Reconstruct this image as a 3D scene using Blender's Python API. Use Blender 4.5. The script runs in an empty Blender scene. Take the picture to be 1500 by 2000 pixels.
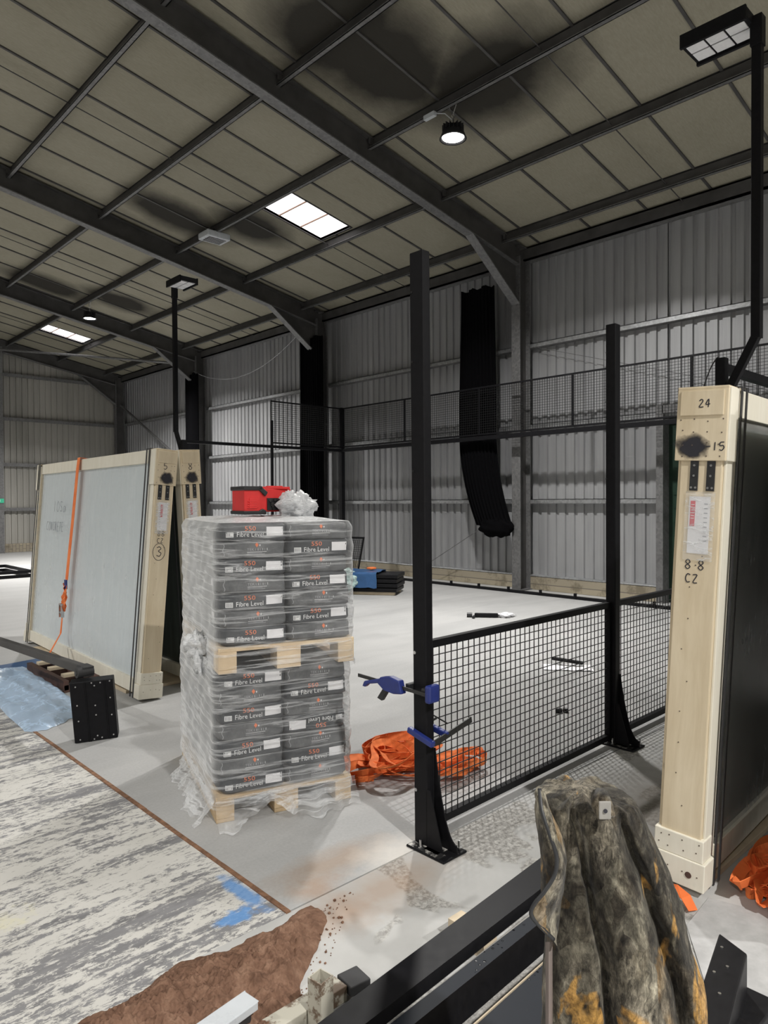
import bpy, bmesh, math, random
from mathutils import Vector, Matrix, noise
from mathutils.bvhtree import BVHTree
random.seed(7)
PI = math.pi
S = bpy.context.scene
COL = S.collection

# ---------------------------------------------------------------- camera
H = 1.75
AZ = math.radians(46.6)
cam_d = bpy.data.cameras.new('camera')
cam = bpy.data.objects.new('camera', cam_d)
COL.objects.link(cam)
cam_d.sensor_fit = 'HORIZONTAL'
cam_d.sensor_width = 36
cam_d.lens = 1380 / 1500 * 36
cam_d.clip_start = 0.05
cam_d.clip_end = 200
cam.matrix_world = (Matrix.Translation((0, 0, H)) @ Matrix.Rotation(AZ - PI / 2, 4, 'Z')
                    @ Matrix.Rotation(math.radians(90 - 0.89), 4, 'X') @ Matrix.Rotation(math.radians(-0.29), 4, 'Z'))
S.camera = cam
FW = Vector((math.cos(AZ), math.sin(AZ), 0))
RT = Vector((math.sin(AZ), -math.cos(AZ), 0))

# ---------------------------------------------------------------- world, exposure
w = bpy.data.worlds.new('world')
S.world = w
w.use_nodes = True
w.node_tree.nodes['Background'].inputs[0].default_value = (0.75, 0.85, 1, 1)
w.node_tree.nodes['Background'].inputs[1].default_value = 0.6
S.view_settings.view_transform = 'Standard'
S.view_settings.look = 'None'
S.view_settings.gamma = 1
S.view_settings.use_curve_mapping = False
S.view_settings.exposure = 0.75
LAMP_W = 400.0          # power of one high bay lamp
S.cycles.transparent_max_bounces = 24
S.cycles.max_bounces = 8

# ---------------------------------------------------------------- node helpers
class NT:
    def __init__(s, name):
        s.m = bpy.data.materials.new(name)
        s.m.use_nodes = True
        s.t = s.m.node_tree
        s.t.nodes.clear()
        s.out = s.t.nodes.new('ShaderNodeOutputMaterial')
        s.b = s.t.nodes.new('ShaderNodeBsdfPrincipled')
        s.t.links.new(s.b.outputs[0], s.out.inputs[0])
        s.tc = s.t.nodes.new('ShaderNodeTexCoord')
    def n(s, typ, **kw):
        o = s.t.nodes.new(typ)
        for k, v in kw.items():
            setattr(o, k, v)
        return o
    def put(s, sock, v):
        if isinstance(v, bpy.types.NodeSocket):
            s.t.links.new(v, sock)
        elif isinstance(v, (tuple, list)) and len(v) == 3 and sock.type == 'RGBA':
            sock.default_value = (*v, 1)
        else:
            sock.default_value = v
    def set(s, **kw):
        names = dict(color='Base Color', rough='Roughness', metal='Metallic', alpha='Alpha', emit='Emission Color',
                     estr='Emission Strength', spec='Specular IOR Level', trans='Transmission Weight', normal='Normal',
                     sheen='Sheen Weight', coat='Coat Weight', sub='Subsurface Weight')
        for k, v in kw.items():
            s.put(s.b.inputs[names[k]], v)
    def co(s, scale=(1, 1, 1), rot=(0, 0, 0), loc=(0, 0, 0), kind='Object'):
        mp = s.n('ShaderNodeMapping')
        s.t.links.new(s.tc.outputs[kind], mp.inputs[0])
        mp.inputs[1].default_value = loc
        mp.inputs[2].default_value = rot
        mp.inputs[3].default_value = scale
        return mp.outputs[0]
    def noise(s, scale, detail=4, rough=.5, co=None, dist=0.0):
        o = s.n('ShaderNodeTexNoise')
        s.put(o.inputs['Vector'], co if co else s.tc.outputs['Object'])
        o.inputs['Scale'].default_value = scale
        o.inputs['Detail'].default_value = detail
        o.inputs['Roughness'].default_value = rough
        o.inputs['Distortion'].default_value = dist
        return o.outputs[0]
    def vor(s, scale, co=None, feature='F1', out=0, rnd=1.0):
        o = s.n('ShaderNodeTexVoronoi', feature=feature)
        s.put(o.inputs['Vector'], co if co else s.tc.outputs['Object'])
        o.inputs['Scale'].default_value = scale
        o.inputs['Randomness'].default_value = rnd
        return o.outputs[out]
    def ramp(s, fac, stops, interp='LINEAR'):
        o = s.n('ShaderNodeValToRGB')
        e = o.color_ramp.elements
        while len(e) < len(stops):
            e.new(0.5)
        for i, (p, c) in enumerate(stops):
            e[i].position = p
            e[i].color = (c, c, c, 1) if isinstance(c, (int, float)) else (*c, 1)
        o.color_ramp.interpolation = interp
        s.put(o.inputs[0], fac)
        return o.outputs[0]
    def math(s, op, a, b=0.0, c=0.0, clamp=False):
        o = s.n('ShaderNodeMath', operation=op, use_clamp=clamp)
        s.put(o.inputs[0], a); s.put(o.inputs[1], b); s.put(o.inputs[2], c)
        return o.outputs[0]
    def mix(s, fac, a, b, blend='MIX'):
        o = s.n('ShaderNodeMix', data_type='RGBA', blend_type=blend)
        s.put(o.inputs[0], fac); s.put(o.inputs[6], a); s.put(o.inputs[7], b)
        return o.outputs[2]
    def bump(s, h, strength=.3, dist=.01):
        o = s.n('ShaderNodeBump')
        o.inputs['Strength'].default_value = strength
        o.inputs['Distance'].default_value = dist
        s.put(o.inputs['Height'], h)
        s.put(s.b.inputs['Normal'], o.outputs[0])
        return o.outputs[0]
    def blob(s, center, radii, edge=.35, nscale=2.0, namp=.6):
        """mask that is 1 round a centre and fades out with a broken edge"""
        mp = s.n('ShaderNodeMapping')
        s.t.links.new(s.tc.outputs['Object'], mp.inputs[0])
        sc = [1 / r for r in radii]
        mp.inputs[3].default_value = sc
        mp.inputs[1].default_value = [-c * k for c, k in zip(center, sc)]
        ln = s.n('ShaderNodeVectorMath', operation='LENGTH')
        s.t.links.new(mp.outputs[0], ln.inputs[0])
        d = s.math('ADD', ln.outputs['Value'], s.math('MULTIPLY', s.math('SUBTRACT', s.noise(nscale, 5, .6), .5), namp))
        return s.math('MULTIPLY_ADD', d, -1 / edge, 1 / edge, clamp=True)

def simple(name, col, rough=.6, metal=0.0, var=.12, nscale=9, bump=0.0, bscale=60, spec=.5):
    t = NT(name)
    n = t.noise(nscale, 5, .6)
    dark = tuple(c * (1 - var) for c in col)
    lite = tuple(min(1, c * (1 + var)) for c in col)
    t.set(color=t.ramp(n, [(.3, dark), (.7, lite)]), metal=metal, spec=spec,
          rough=t.math('MULTIPLY_ADD', n, .15, rough - .07))
    if bump:
        t.bump(t.noise(bscale, 4, .6), bump, .004)
    return t.m

M = {}
M['black'] = simple('black powder coat', (.009, .009, .0105), .45, 0, .2, 30, .05, 250, .15)
M['black_glossy'] = simple('black wet steel', (.010, .011, .013), .22, 0, .2, 20, .03, 200)
M['wire'] = simple('black wire', (.008, .008, .009), .5)
M['rubber'] = simple('dark rubber', (.03, .03, .032), .6, 0, .15, 20)
M['plastic_black'] = simple('black plastic', (.02, .021, .023), .45, 0, .15, 20)
M['steel_dark'] = simple('dark painted steel', (.055, .053, .052), .6, .0, .3, 3, .05, 60)
M['chrome'] = simple('zinc plated screws', (.6, .6, .6), .3, 1.0, .1, 30)
M['paper'] = simple('white paper', (.8, .8, .82), .7, 0, .04, 20)
M['bright_patch'] = simple('pale floor overlay', (.42, .42, .42), .8, 0, .15, 12)
M['red_print'] = simple('red print', (.62, .05, .08), .6)
M['ink'] = simple('black marker ink', (.02, .02, .03), .6)
M['grey_ink'] = simple('grey marker ink', (.22, .24, .27), .6)
M['blue_plastic'] = simple('blue clamp plastic', (.02, .035, .19), .38, 0, .15, 20)
M['clamp_bar'] = simple('dark clamp bar', (.06, .06, .06), .4, .7, .2, 30)
M['red_plastic'] = simple('red plastic housing', (.72, .035, .035), .4, 0, .1, 12)
M['curtain'] = simple('black curtain cloth', (.0028, .0028, .0034), .95, 0, .25, 40, .2, 300, .05)
M['green_paint'] = simple('dark green door', (.008, .028, .016), .45, 0, .2, 6)
M['lamp_housing'] = simple('dark lamp housing', (.03, .03, .033), .5, .3)
M['white_steel'] = simple('white coated steel', (.52, .55, .58), .28, 0, .05, 8)
M['rusty'] = simple('rusty brown steel', (.085, .045, .035), .7, 0, .5, 14, .2, 80)
M['blue_sheet'] = simple('blue plastic sheet', (.03, .09, .22), .35, 0, .2, 6)
M['concrete_grey'] = simple('grey concrete', (.3, .29, .27), .85, 0, .2, 10, .2, 80)
M['flood_lens'] = simple('frosted lens', (.72, .72, .74), .35, 0, .05, 40)
M['exit_green'] = simple('green sign face', (.05, .5, .3), .5)
M['tan_wood'] = simple('raw batten', (.62, .52, .38), .75, 0, .12, 6)
M['lining'] = simple('taupe jacket lining', (.2, .165, .15), .9)

def m_galv(name, base, rough=.42, metal=.75):
    t = NT(name)
    c = t.vor(26, out=1)
    v = t.n('ShaderNodeSeparateColor'); t.put(v.inputs[0], c)
    n = t.noise(2.2, 5, .65)
    f = t.math('ADD', t.math('MULTIPLY', v.outputs[0], .35), t.math('MULTIPLY', n, .65))
    t.set(color=t.ramp(f, [(.25, tuple(x * .72 for x in base)), (.75, tuple(x * 1.2 for x in base))]), metal=metal,
          rough=t.math('MULTIPLY_ADD', n, .25, rough - .1))
    return t.m
M['galv'] = m_galv('galvanised steel', (.42, .43, .44))
M['galv_dull'] = m_galv('dull galvanised steel', (.17, .17, .172), .55, .45)

def m_cladding():
    t = NT('grey wall cladding')
    n = t.noise(.6, 5, .6, t.co((1, 3.0, .35)))
    st = t.noise(6, 4, .6, t.co((1, 4, .12)))
    f = t.math('ADD', t.math('MULTIPLY', n, .6), t.math('MULTIPLY', st, .4))
    t.set(color=t.ramp(f, [(.3, (.27, .275, .285)), (.7, (.42, .425, .435))]), metal=.35,
          rough=t.math('MULTIPLY_ADD', st, .25, .3))
    return t.m
M['clad'] = m_cladding()

def m_clad_end():
    t = NT('beige grey end cladding')
    n = t.noise(.5, 5, .6, t.co((3.0, 1, .3)))
    t.set(color=t.ramp(n, [(.3, (.24, .235, .215)), (.7, (.36, .35, .32))]), metal=.15, rough=.5)
    return t.m
M['clad_end'] = m_clad_end()

LAMPS = [(7.5, 6.5), (7.5, 19.6)]
FLOOD = (7.5, 12.95)
def m_liner():
    t = NT('beige roof liner board')
    n = t.noise(.8, 5, .6)
    fib = t.noise(9, 5, .7, t.co((1.2, 5, 1)))
    base = t.ramp(n, [(.3, (.235, .22, .168)), (.7, (.30, .282, .225))])
    base = t.mix(.35, base, t.ramp(fib, [(.3, (.2, .185, .14)), (.7, (.36, .34, .275))]))
    soot = None
    for (c, r) in [((6.6, 6.9, 7.6), (1.5, 1.3, 2)), ((7.6, 6.0, 7.4), (1.1, 1.6, 2)), ((5.9, 7.0, 7.7), (1.3, 1.3, 2)),
                   ((6.9, 13.3, 7.6), (1.5, .8, 2)), ((8.0, 12.3, 7.3), (1.0, .9, 2)),
                   ((6.5, 20.0, 7.6), (1.5, .9, 2)), ((8.2, 19.2, 7.3), (1.3, .9, 2))]:
        b = t.blob(c, r, .95, 1.2, .5)
        soot = b if soot is None else t.math('MAXIMUM', soot, b)
    soot = t.math('MULTIPLY', soot, 1.7, clamp=True)
    t.set(color=t.mix(t.math('MULTIPLY', soot, .93), base, (.012, .011, .010)), rough=.8, spec=.2)
    t.bump(fib, .25, .01)
    return t.m
M['liner'] = m_liner()

def m_slab():
    t = NT('new grey floor screed')
    n = t.noise(.9, 6, .6)
    sw = t.noise(2.2, 5, .6, t.co((.35, 1.6, 1), (0, 0, .4)), .8)
    fine = t.noise(60, 3, .6)
    c = t.ramp(n, [(.3, (.345, .35, .35)), (.7, (.43, .43, .425))])
    c = t.mix(.3, c, t.ramp(sw, [(.35, (.31, .31, .31)), (.65, (.47, .47, .465))]))
    c = t.mix(.08, c, t.ramp(fine, [(.3, .2), (.7, .8)]))
    for (cc, r, col, k) in [((2.15, 2.65, 0), (.45, .16, 1), (.34, .22, .13), .55), ((1.95, 2.52, 0), (.16, .12, 1), (.36, .22, .13), .6),
                            ((2.45, 2.5, 0), (.3, .2, 1), (.78, .74, .68), .6), ((4.62, 2.62, 0), (.25, .14, 1), (.75, .74, .72), .7)]:
        c = t.mix(t.math('MULTIPLY', t.blob(cc, r, .8, 9, .9), k), c, col)
    t.set(color=c, rough=t.math('MULTIPLY_ADD', n, .25, .42), spec=.35)
    t.bump(t.noise(25, 4, .6), .06, .004)
    return t.m
M['slab'] = m_slab()

def m_apron():
    t = NT('old dusty concrete apron')
    n = t.noise(1.3, 6, .6)
    sp = t.noise(38, 6, .75)
    pat = t.noise(1.6, 3, .5, None, 1.2)
    lite = t.ramp(n, [(.3, (.40, .40, .39)), (.7, (.53, .53, .52))])
    dark = t.ramp(sp, [(.42, (.17, .16, .145)), (.6, (.5, .49, .46))])
    msk = t.ramp(pat, [(.5, 0), (.53, .75)])
    c = t.mix(msk, lite, dark)
    for (cc, r, col, k) in [((2.2, 2.3, 0), (.5, .2, 1), (.36, .23, .14), .5), ((1.9, 2.3, 0), (.2, .2, 1), (.36, .21, .12), .4),
                            ((3.9, 1.9, 0), (.9, .45, 1), (.2, .17, .14), .55)]:
        c = t.mix(t.math('MULTIPLY', t.blob(cc, r, .8, 7, .9), k), c, col)
    t.set(color=c, rough=.75, spec=.3)
    t.bump(sp, .25, .004)
    return t.m
M['apron'] = m_apron()

def m_oldfloor():
    t = NT('worn painted concrete floor')
    big = t.noise(.9, 3, .5, t.co((.35, 1.5, 1)))
    st = t.noise(7, 8, .78, t.co((.38, 1.7, 1)), .4)
    fl = t.noise(34, 9, .82, t.co((.5, 1.15, 1)), .4)
    bo = t.noise(1.8, 4, .6, t.co((.25, 2.4, 1)))
    f = t.math('ADD', t.math('MULTIPLY', st, .38), t.math('MULTIPLY', fl, .44))
    f = t.math('ADD', f, t.math('MULTIPLY', bo, .24))
    msk = t.ramp(f, [(.515, 0), (.54, 1)])
    grey = t.ramp(t.noise(7, 5, .65, t.co((.5, 2, 1))), [(.3, (.165, .165, .17)), (.7, (.28, .28, .29))])
    white = t.ramp(t.noise(2, 4, .5), [(.3, (.56, .55, .515)), (.7, (.66, .65, .62))])
    c = t.mix(msk, grey, white)
    ye = t.blob((.45, 3.25, 0), (.5, .16, 1), .4, 9, 1.5)
    ye2 = t.blob((.25, 4.3, 0), (.3, .15, 1), .4, 9, 1.5)
    c = t.mix(t.math('MULTIPLY', t.math('MAXIMUM', ye, ye2), .5), c, (.75, .7, .32))
    bl = t.math('MAXIMUM', t.blob((1.69, 2.72, 0), (.05, .22, 1), .5, 16, 1.2), t.blob((1.57, 2.58, 0), (.11, .06, 1), .5, 18, 2.2))
    c = t.mix(t.math('MULTIPLY', bl, .85), c, (.12, .3, .62))
    t.set(color=c, rough=.6, spec=.35)
    t.bump(f, .35, .006)
    return t.m
M['oldfloor'] = m_oldfloor()
M['joint'] = simple('brown joint filler', (.2, .105, .06), .9, 0, .45, 25, .4, 120)

def m_soil():
    t = NT('loose red brown soil')
    n = t.noise(14, 8, .7)
    v = t.vor(45)
    c = t.ramp(n, [(.3, (.11, .062, .042)), (.5, (.20, .115, .078)), (.75, (.31, .195, .135))])
    t.set(color=c, rough=.95, spec=.1)
    t.bump(t.math('ADD', n, t.math('MULTIPLY', v, .3)), .9, .015)
    return t.m
M['soil'] = m_soil()

def m_block():
    t = NT('stained block plinth')
    br = t.n('ShaderNodeTexBrick')
    t.put(br.inputs['Vector'], t.co((1, 1, 1), (PI / 2, 0, PI / 2)))
    br.inputs['Scale'].default_value = 2.2
    br.inputs['Mortar Size'].default_value = .02
    br.inputs['Color1'].default_value = (.34, .30, .22, 1)
    br.inputs['Color2'].default_value = (.26, .23, .18, 1)
    br.inputs['Mortar'].default_value = (.16, .14, .12, 1)
    n = t.noise(3, 6, .7)
    t.set(color=t.mix(t.ramp(n, [(.5, 0), (.62, .7)]), br.outputs[0], (.13, .11, .075)), rough=.9)
    t.bump(t.noise(40, 5, .7), .3, .01)
    return t.m
M['block'] = m_block()

def m_wood(name, a, b, knots=True, sc=(1, 1, .12)):
    t = NT(name)
    g = t.noise(14, 5, .65, t.co(sc), .4)
    big = t.noise(2, 3, .5)
    c = t.ramp(t.math('ADD', t.math('MULTIPLY', g, .7), t.math('MULTIPLY', big, .3)), [(.35, a), (.65, b)])
    if knots:
        k = t.vor(5.5, t.co((1, 1, .5)))
        c = t.mix(t.ramp(k, [(.03, .8), (.07, 0)]), c, tuple(x * .35 for x in a))
    t.set(color=c, rough=.62, spec=.3)
    t.bump(g, .08, .003)
    return t.m
M['crate_wood'] = m_wood('pale spruce plywood', (.60, .50, .345), (.74, .645, .48))
M['crate_white'] = m_wood('cream painted timber', (.73, .69, .58), (.82, .79, .69), False)
M['crate_nail'] = simple('nail heads', (.12, .09, .07), .5)
M['pallet'] = m_wood('pallet timber', (.46, .33, .19), (.66, .51, .33), True, (.5, 1, 1))
M['pallet_pale'] = m_wood('fresh pallet timber', (.62, .47, .3), (.78, .64, .45), True, (.4, 1, 1))

def m_pane(name, base, rough, film):
    t = NT(name)
    st = t.noise(5, 4, .5, t.co((1.6, 1, .10), (0, .2, 0)), .2)
    wr = t.noise(2.2, 3, .5, t.co((2.4, 1, .18), (0, .35, 0)), .5)
    ridge = t.ramp(t.math('ABSOLUTE', t.math('SUBTRACT', wr, .5)), [(.0, 1), (.012, 0)])
    c = t.mix(t.math('MULTIPLY', st, .25), base, film)
    c = t.mix(t.math('MULTIPLY', ridge, .12), c, tuple(min(1, x * 1.7 + .08) for x in base))
    t.set(color=c, rough=rough, spec=.5)
    t.bump(t.math('ADD', st, t.math('MULTIPLY', ridge, .2)), .03, .01)
    return t.m
M['pane_pale'] = m_pane('film covered pale glass', (.60, .665, .69), .3, (.70, .75, .76))
M['pane_dark'] = m_pane('film covered dark glass', (.06, .072, .064), .24, (.08, .092, .086))

def m_strap():
    t = NT('orange polyester webbing')
    wv = t.n('ShaderNodeTexWave')
    wv.inputs['Scale'].default_value = 60
    t.put(wv.inputs['Vector'], t.tc.outputs['Object'])
    n = t.noise(5, 3)
    t.set(color=t.ramp(n, [(.3, (.78, .16, .035)), (.7, (.92, .25, .07))]), rough=.75)
    t.bump(wv.outputs[1], .25, .002)
    return t.m
M['strap'] = m_strap()

def m_bag(name, a, b):
    t = NT(name)
    n = t.noise(6, 6, .65)
    c = t.ramp(n, [(.3, a), (.7, b)])
    t.set(color=c, rough=.45, spec=.4)
    t.bump(t.noise(9, 5, .6, None, 1.5), .5, .012)
    return t.m
M['bag'] = m_bag('charcoal paper sack', (.052, .056, .062), (.082, .087, .095))
M['bag_grey'] = m_bag('worn grey paper sack', (.075, .08, .085), (.21, .215, .22))
M['print_white'] = simple('white print', (.82, .83, .84), .6, 0, .03)
M['print_orange'] = simple('orange print', (.85, .23, .1), .6, 0, .05)
M['print_grey'] = simple('grey print', (.42, .43, .45), .6)
M['kraft'] = simple('kraft orange brown panel', (.34, .21, .15), .6)

def m_film(name, lo, hi, col=(.86, .88, .9), streak=(1, 1, 4), rot=(0, .5, 0), fine=1.0, bmp=.4, rdg=.34):
    """thin clear stretch wrap: see-through face on, milky where it is seen edge on or folded"""
    t = NT(name)
    wr = t.noise(4.5 * fine, 5, .55, t.co(streak, rot), .35)
    ridge = t.ramp(t.math('ABSOLUTE', t.math('SUBTRACT', wr, .5)), [(.0, 1), (.035, 0)])
    lw = t.n('ShaderNodeLayerWeight'); lw.inputs[0].default_value = .35
    f = t.math('MULTIPLY_ADD', t.math('POWER', lw.outputs[1], 1.3), hi - lo, lo)
    f = t.math('ADD', f, t.math('MULTIPLY', ridge, rdg))  # white fold streaks, made more opaque to paint in glossy highlights
    f = t.math('ADD', f, t.math('MULTIPLY', t.ramp(t.noise(2.5, 4, .6), [(.5, 0), (.75, 1)]), .12), clamp=True)
    t.set(color=col, rough=.28, spec=.7)
    nb = t.bump(t.math('ADD', wr, t.math('MULTIPLY', ridge, .2)), bmp, .02)
    tr = t.n('ShaderNodeBsdfTransparent')
    mx = t.n('ShaderNodeMixShader')
    t.put(mx.inputs[0], f)
    t.t.links.new(tr.outputs[0], mx.inputs[1])
    t.t.links.new(t.b.outputs[0], mx.inputs[2])
    t.t.links.new(mx.outputs[0], t.out.inputs[0])
    return t.m
M['film'] = m_film('clear stretch wrap', .035, .95, (.9, .92, .94), (.22, .22, 4.2), (.38, .12, 0), .75, .35, .30)
M['film_milky'] = m_film('bunched stretch wrap', .45, .95, fine=3)
M['film_thin'] = m_film('clear tape', .18, .7)
M['film_cover'] = m_film('clear cover film', .02, .35, (.86, .88, .9), (2.0, 1, .16), (0, .22, 0), .6, .05, .05)
M['film_blue'] = m_film('pale blue packing foam', .55, .95, (.50, .66, .86), (1, 1, 1), (0, 0, 0), 1.2)
M['film_mint'] = m_film('pale mint plastic', .62, .97, (.55, .72, .68), (1, 1, 1), (0, 0, 0), 1)

def m_emit(name, col, strength):
    t = NT(name)
    n = t.noise(3, 2)
    t.set(color=(.8, .8, .8), emit=t.ramp(n, [(.3, tuple(c * .93 for c in col)), (.7, col)]), estr=strength)
    return t.m
M['lens_on'] = m_emit('lit lamp lens', (1, .97, .92), 30)
def m_rooflight():
    t = NT('daylight through roof light sheet')
    g = t.noise(3, 5, .6, t.co((1, 4, 1)))
    t.set(color=(.8, .8, .8), emit=t.ramp(g, [(.3, (.98, .86, .84)), (.55, (1, .98, .98))]), estr=1.35)
    return t.m
M['rooflight'] = m_rooflight()

def m_spray():
    t = NT('sprayed black paint')
    ln = t.n('ShaderNodeVectorMath', operation='LENGTH')
    t.t.links.new(t.co(kind='UV', loc=(-.5, -.5, 0)), ln.inputs[0])
    d = t.math('ADD', ln.outputs['Value'], t.math('MULTIPLY', t.math('SUBTRACT', t.noise(22, 4), .5), .42))
    t.set(color=(.018, .018, .026), rough=.6, alpha=t.ramp(d, [(.27, 1), (.45, 0)]))
    return t.m
M['spray'] = m_spray()

def m_camo():
    t = NT('woodland camouflage fleece')
    warp = t.noise(3.5, 3, .5)
    wv = t.n('ShaderNodeVectorMath', operation='ADD')
    t.put(wv.inputs[0], t.co((1, 1, .62)))
    sc = t.n('ShaderNodeVectorMath', operation='SCALE')
    cc = t.n('ShaderNodeTexNoise'); cc.inputs['Scale'].default_value = 7; cc.inputs['Detail'].default_value = 4
    t.put(cc.inputs['Vector'], t.tc.outputs['Object'])
    t.t.links.new(cc.outputs[1], sc.inputs[0]); sc.inputs['Scale'].default_value = .13
    t.t.links.new(sc.outputs[0], wv.inputs[1])
    V = wv.outputs[0]
    cell = t.vor(19, V, out=1)
    sp = t.n('ShaderNodeSeparateColor'); t.put(sp.inputs[0], cell)
    patch = t.ramp(sp.outputs[0], [(0, (.02, .019, .017)), (.16, (.17, .155, .12)), (.34, (.05, .045, .038)),
                                   (.48, (.30, .285, .235)), (.62, (.085, .072, .055)), (.74, (.33, .20, .07)), (.88, (.025, .022, .02))], 'CONSTANT')
    soft = t.noise(17, 7, .72, t.co((1.3, 1.3, .6), (0, .3, .4)), .8)
    c = t.mix(.6, patch, t.ramp(soft, [(.38, (.012, .011, .010)), (.48, (.10, .09, .072)), (.60, (.34, .325, .27))]))
    bark = t.noise(30, 8, .8, t.co((1.6, 1.6, .45), (0, .25, .4)), .5)
    bm_ = t.ramp(t.noise(5, 2, .5, t.co((1, 1, 1), (0, 0, 0), (5, 2, 1))), [(.5, 0), (.56, .8)])
    c = t.mix(bm_, c, t.ramp(bark, [(.42, (.015, .014, .013)), (.6, (.26, .24, .20))]))
    peb = t.vor(75, V, 'SMOOTH_F1')
    pm = t.ramp(t.noise(4.2, 2, .5, t.co((1, 1, .7), (0, 0, 0), (3, 1, 2))), [(.56, 0), (.62, 1)])
    c = t.mix(t.math('MULTIPLY', pm, .85), c, t.ramp(peb, [(.2, (.36, .345, .30)), (.5, (.03, .028, .025))]))
    tw = t.ramp(t.math('ABSOLUTE', t.math('SUBTRACT', t.noise(6, 3, .5, t.co((1, 1, 1), (.5, .3, 0)), 1.2), .5)), [(0, 1), (.008, 0)])
    c = t.mix(t.math('MULTIPLY', tw, .6), c, (.03, .028, .025))
    dk = t.ramp(t.noise(5.5, 4, .6, t.co((1, 1, .6), (0, .4, 0), (1, 5, 3)), .8), [(.44, 1), (.56, 0)])
    c = t.mix(t.math('MULTIPLY', dk, .78), c, t.mix(.5, (.012, .011, .010), c, 'MULTIPLY'))
    oc = t.ramp(t.noise(6, 4, .6, t.co((1, 1, .6), (0, -.3, 0), (7, 2, 4)), .6), [(.575, 0), (.61, 1)])
    ocv = t.ramp(t.noise(28, 5, .7), [(.35, (.12, .065, .02)), (.6, (.46, .27, .08))])
    c = t.mix(t.math('MULTIPLY', oc, .85), c, ocv)
    c = t.mix(.75, c, t.mix(1.0, c, t.ramp(t.noise(70, 6, .75, t.co((1, 1, .6), (.2, .3, 0)), .6), [(.4, .25), (.6, 1)]), 'MULTIPLY'))
    t.set(color=t.mix(1.0, c, (1.45, 1.4, 1.3), 'MULTIPLY'), rough=.95, spec=.1, sheen=.1)
    t.bump(t.noise(220, 4, .7), .5, .003)
    return t.m
M['camo'] = m_camo()

def m_wet():
    t = NT('black steel with water drops')
    v = t.vor(38)
    mask = t.ramp(t.noise(3, 3), [(.45, 0), (.6, 1)])
    drop = t.math('MULTIPLY', t.ramp(v, [(.16, 1), (.22, 0)]), mask)
    t.set(color=t.mix(drop, (.016, .019, .025), (.004, .004, .005)), rough=t.math('MULTIPLY_ADD', drop, -.35, .5), spec=.14)
    t.bump(drop, .6, .004)
    return t.m
M['wet'] = m_wet()

def m_dustpaint():
    t = NT('black coat with plaster dust')
    n = t.noise(11, 6, .7)
    t.set(color=t.mix(t.ramp(n, [(.46, 0), (.58, .85)]), (.015, .015, .016), (.66, .64, .6)), rough=.55)
    return t.m
M['dusty'] = m_dustpaint()
def m_oldtube():
    t = NT('chipped cream and rust tube')
    n = t.noise(13, 6, .7)
    t.set(color=t.mix(t.ramp(n, [(.49, 0), (.56, .9)]), (.46, .44, .37), (.12, .07, .04)), rough=.55)
    return t.m
M['oldtube'] = m_oldtube()

# ---------------------------------------------------------------- mesh helpers
def V(*a):
    return Vector(a)

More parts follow.
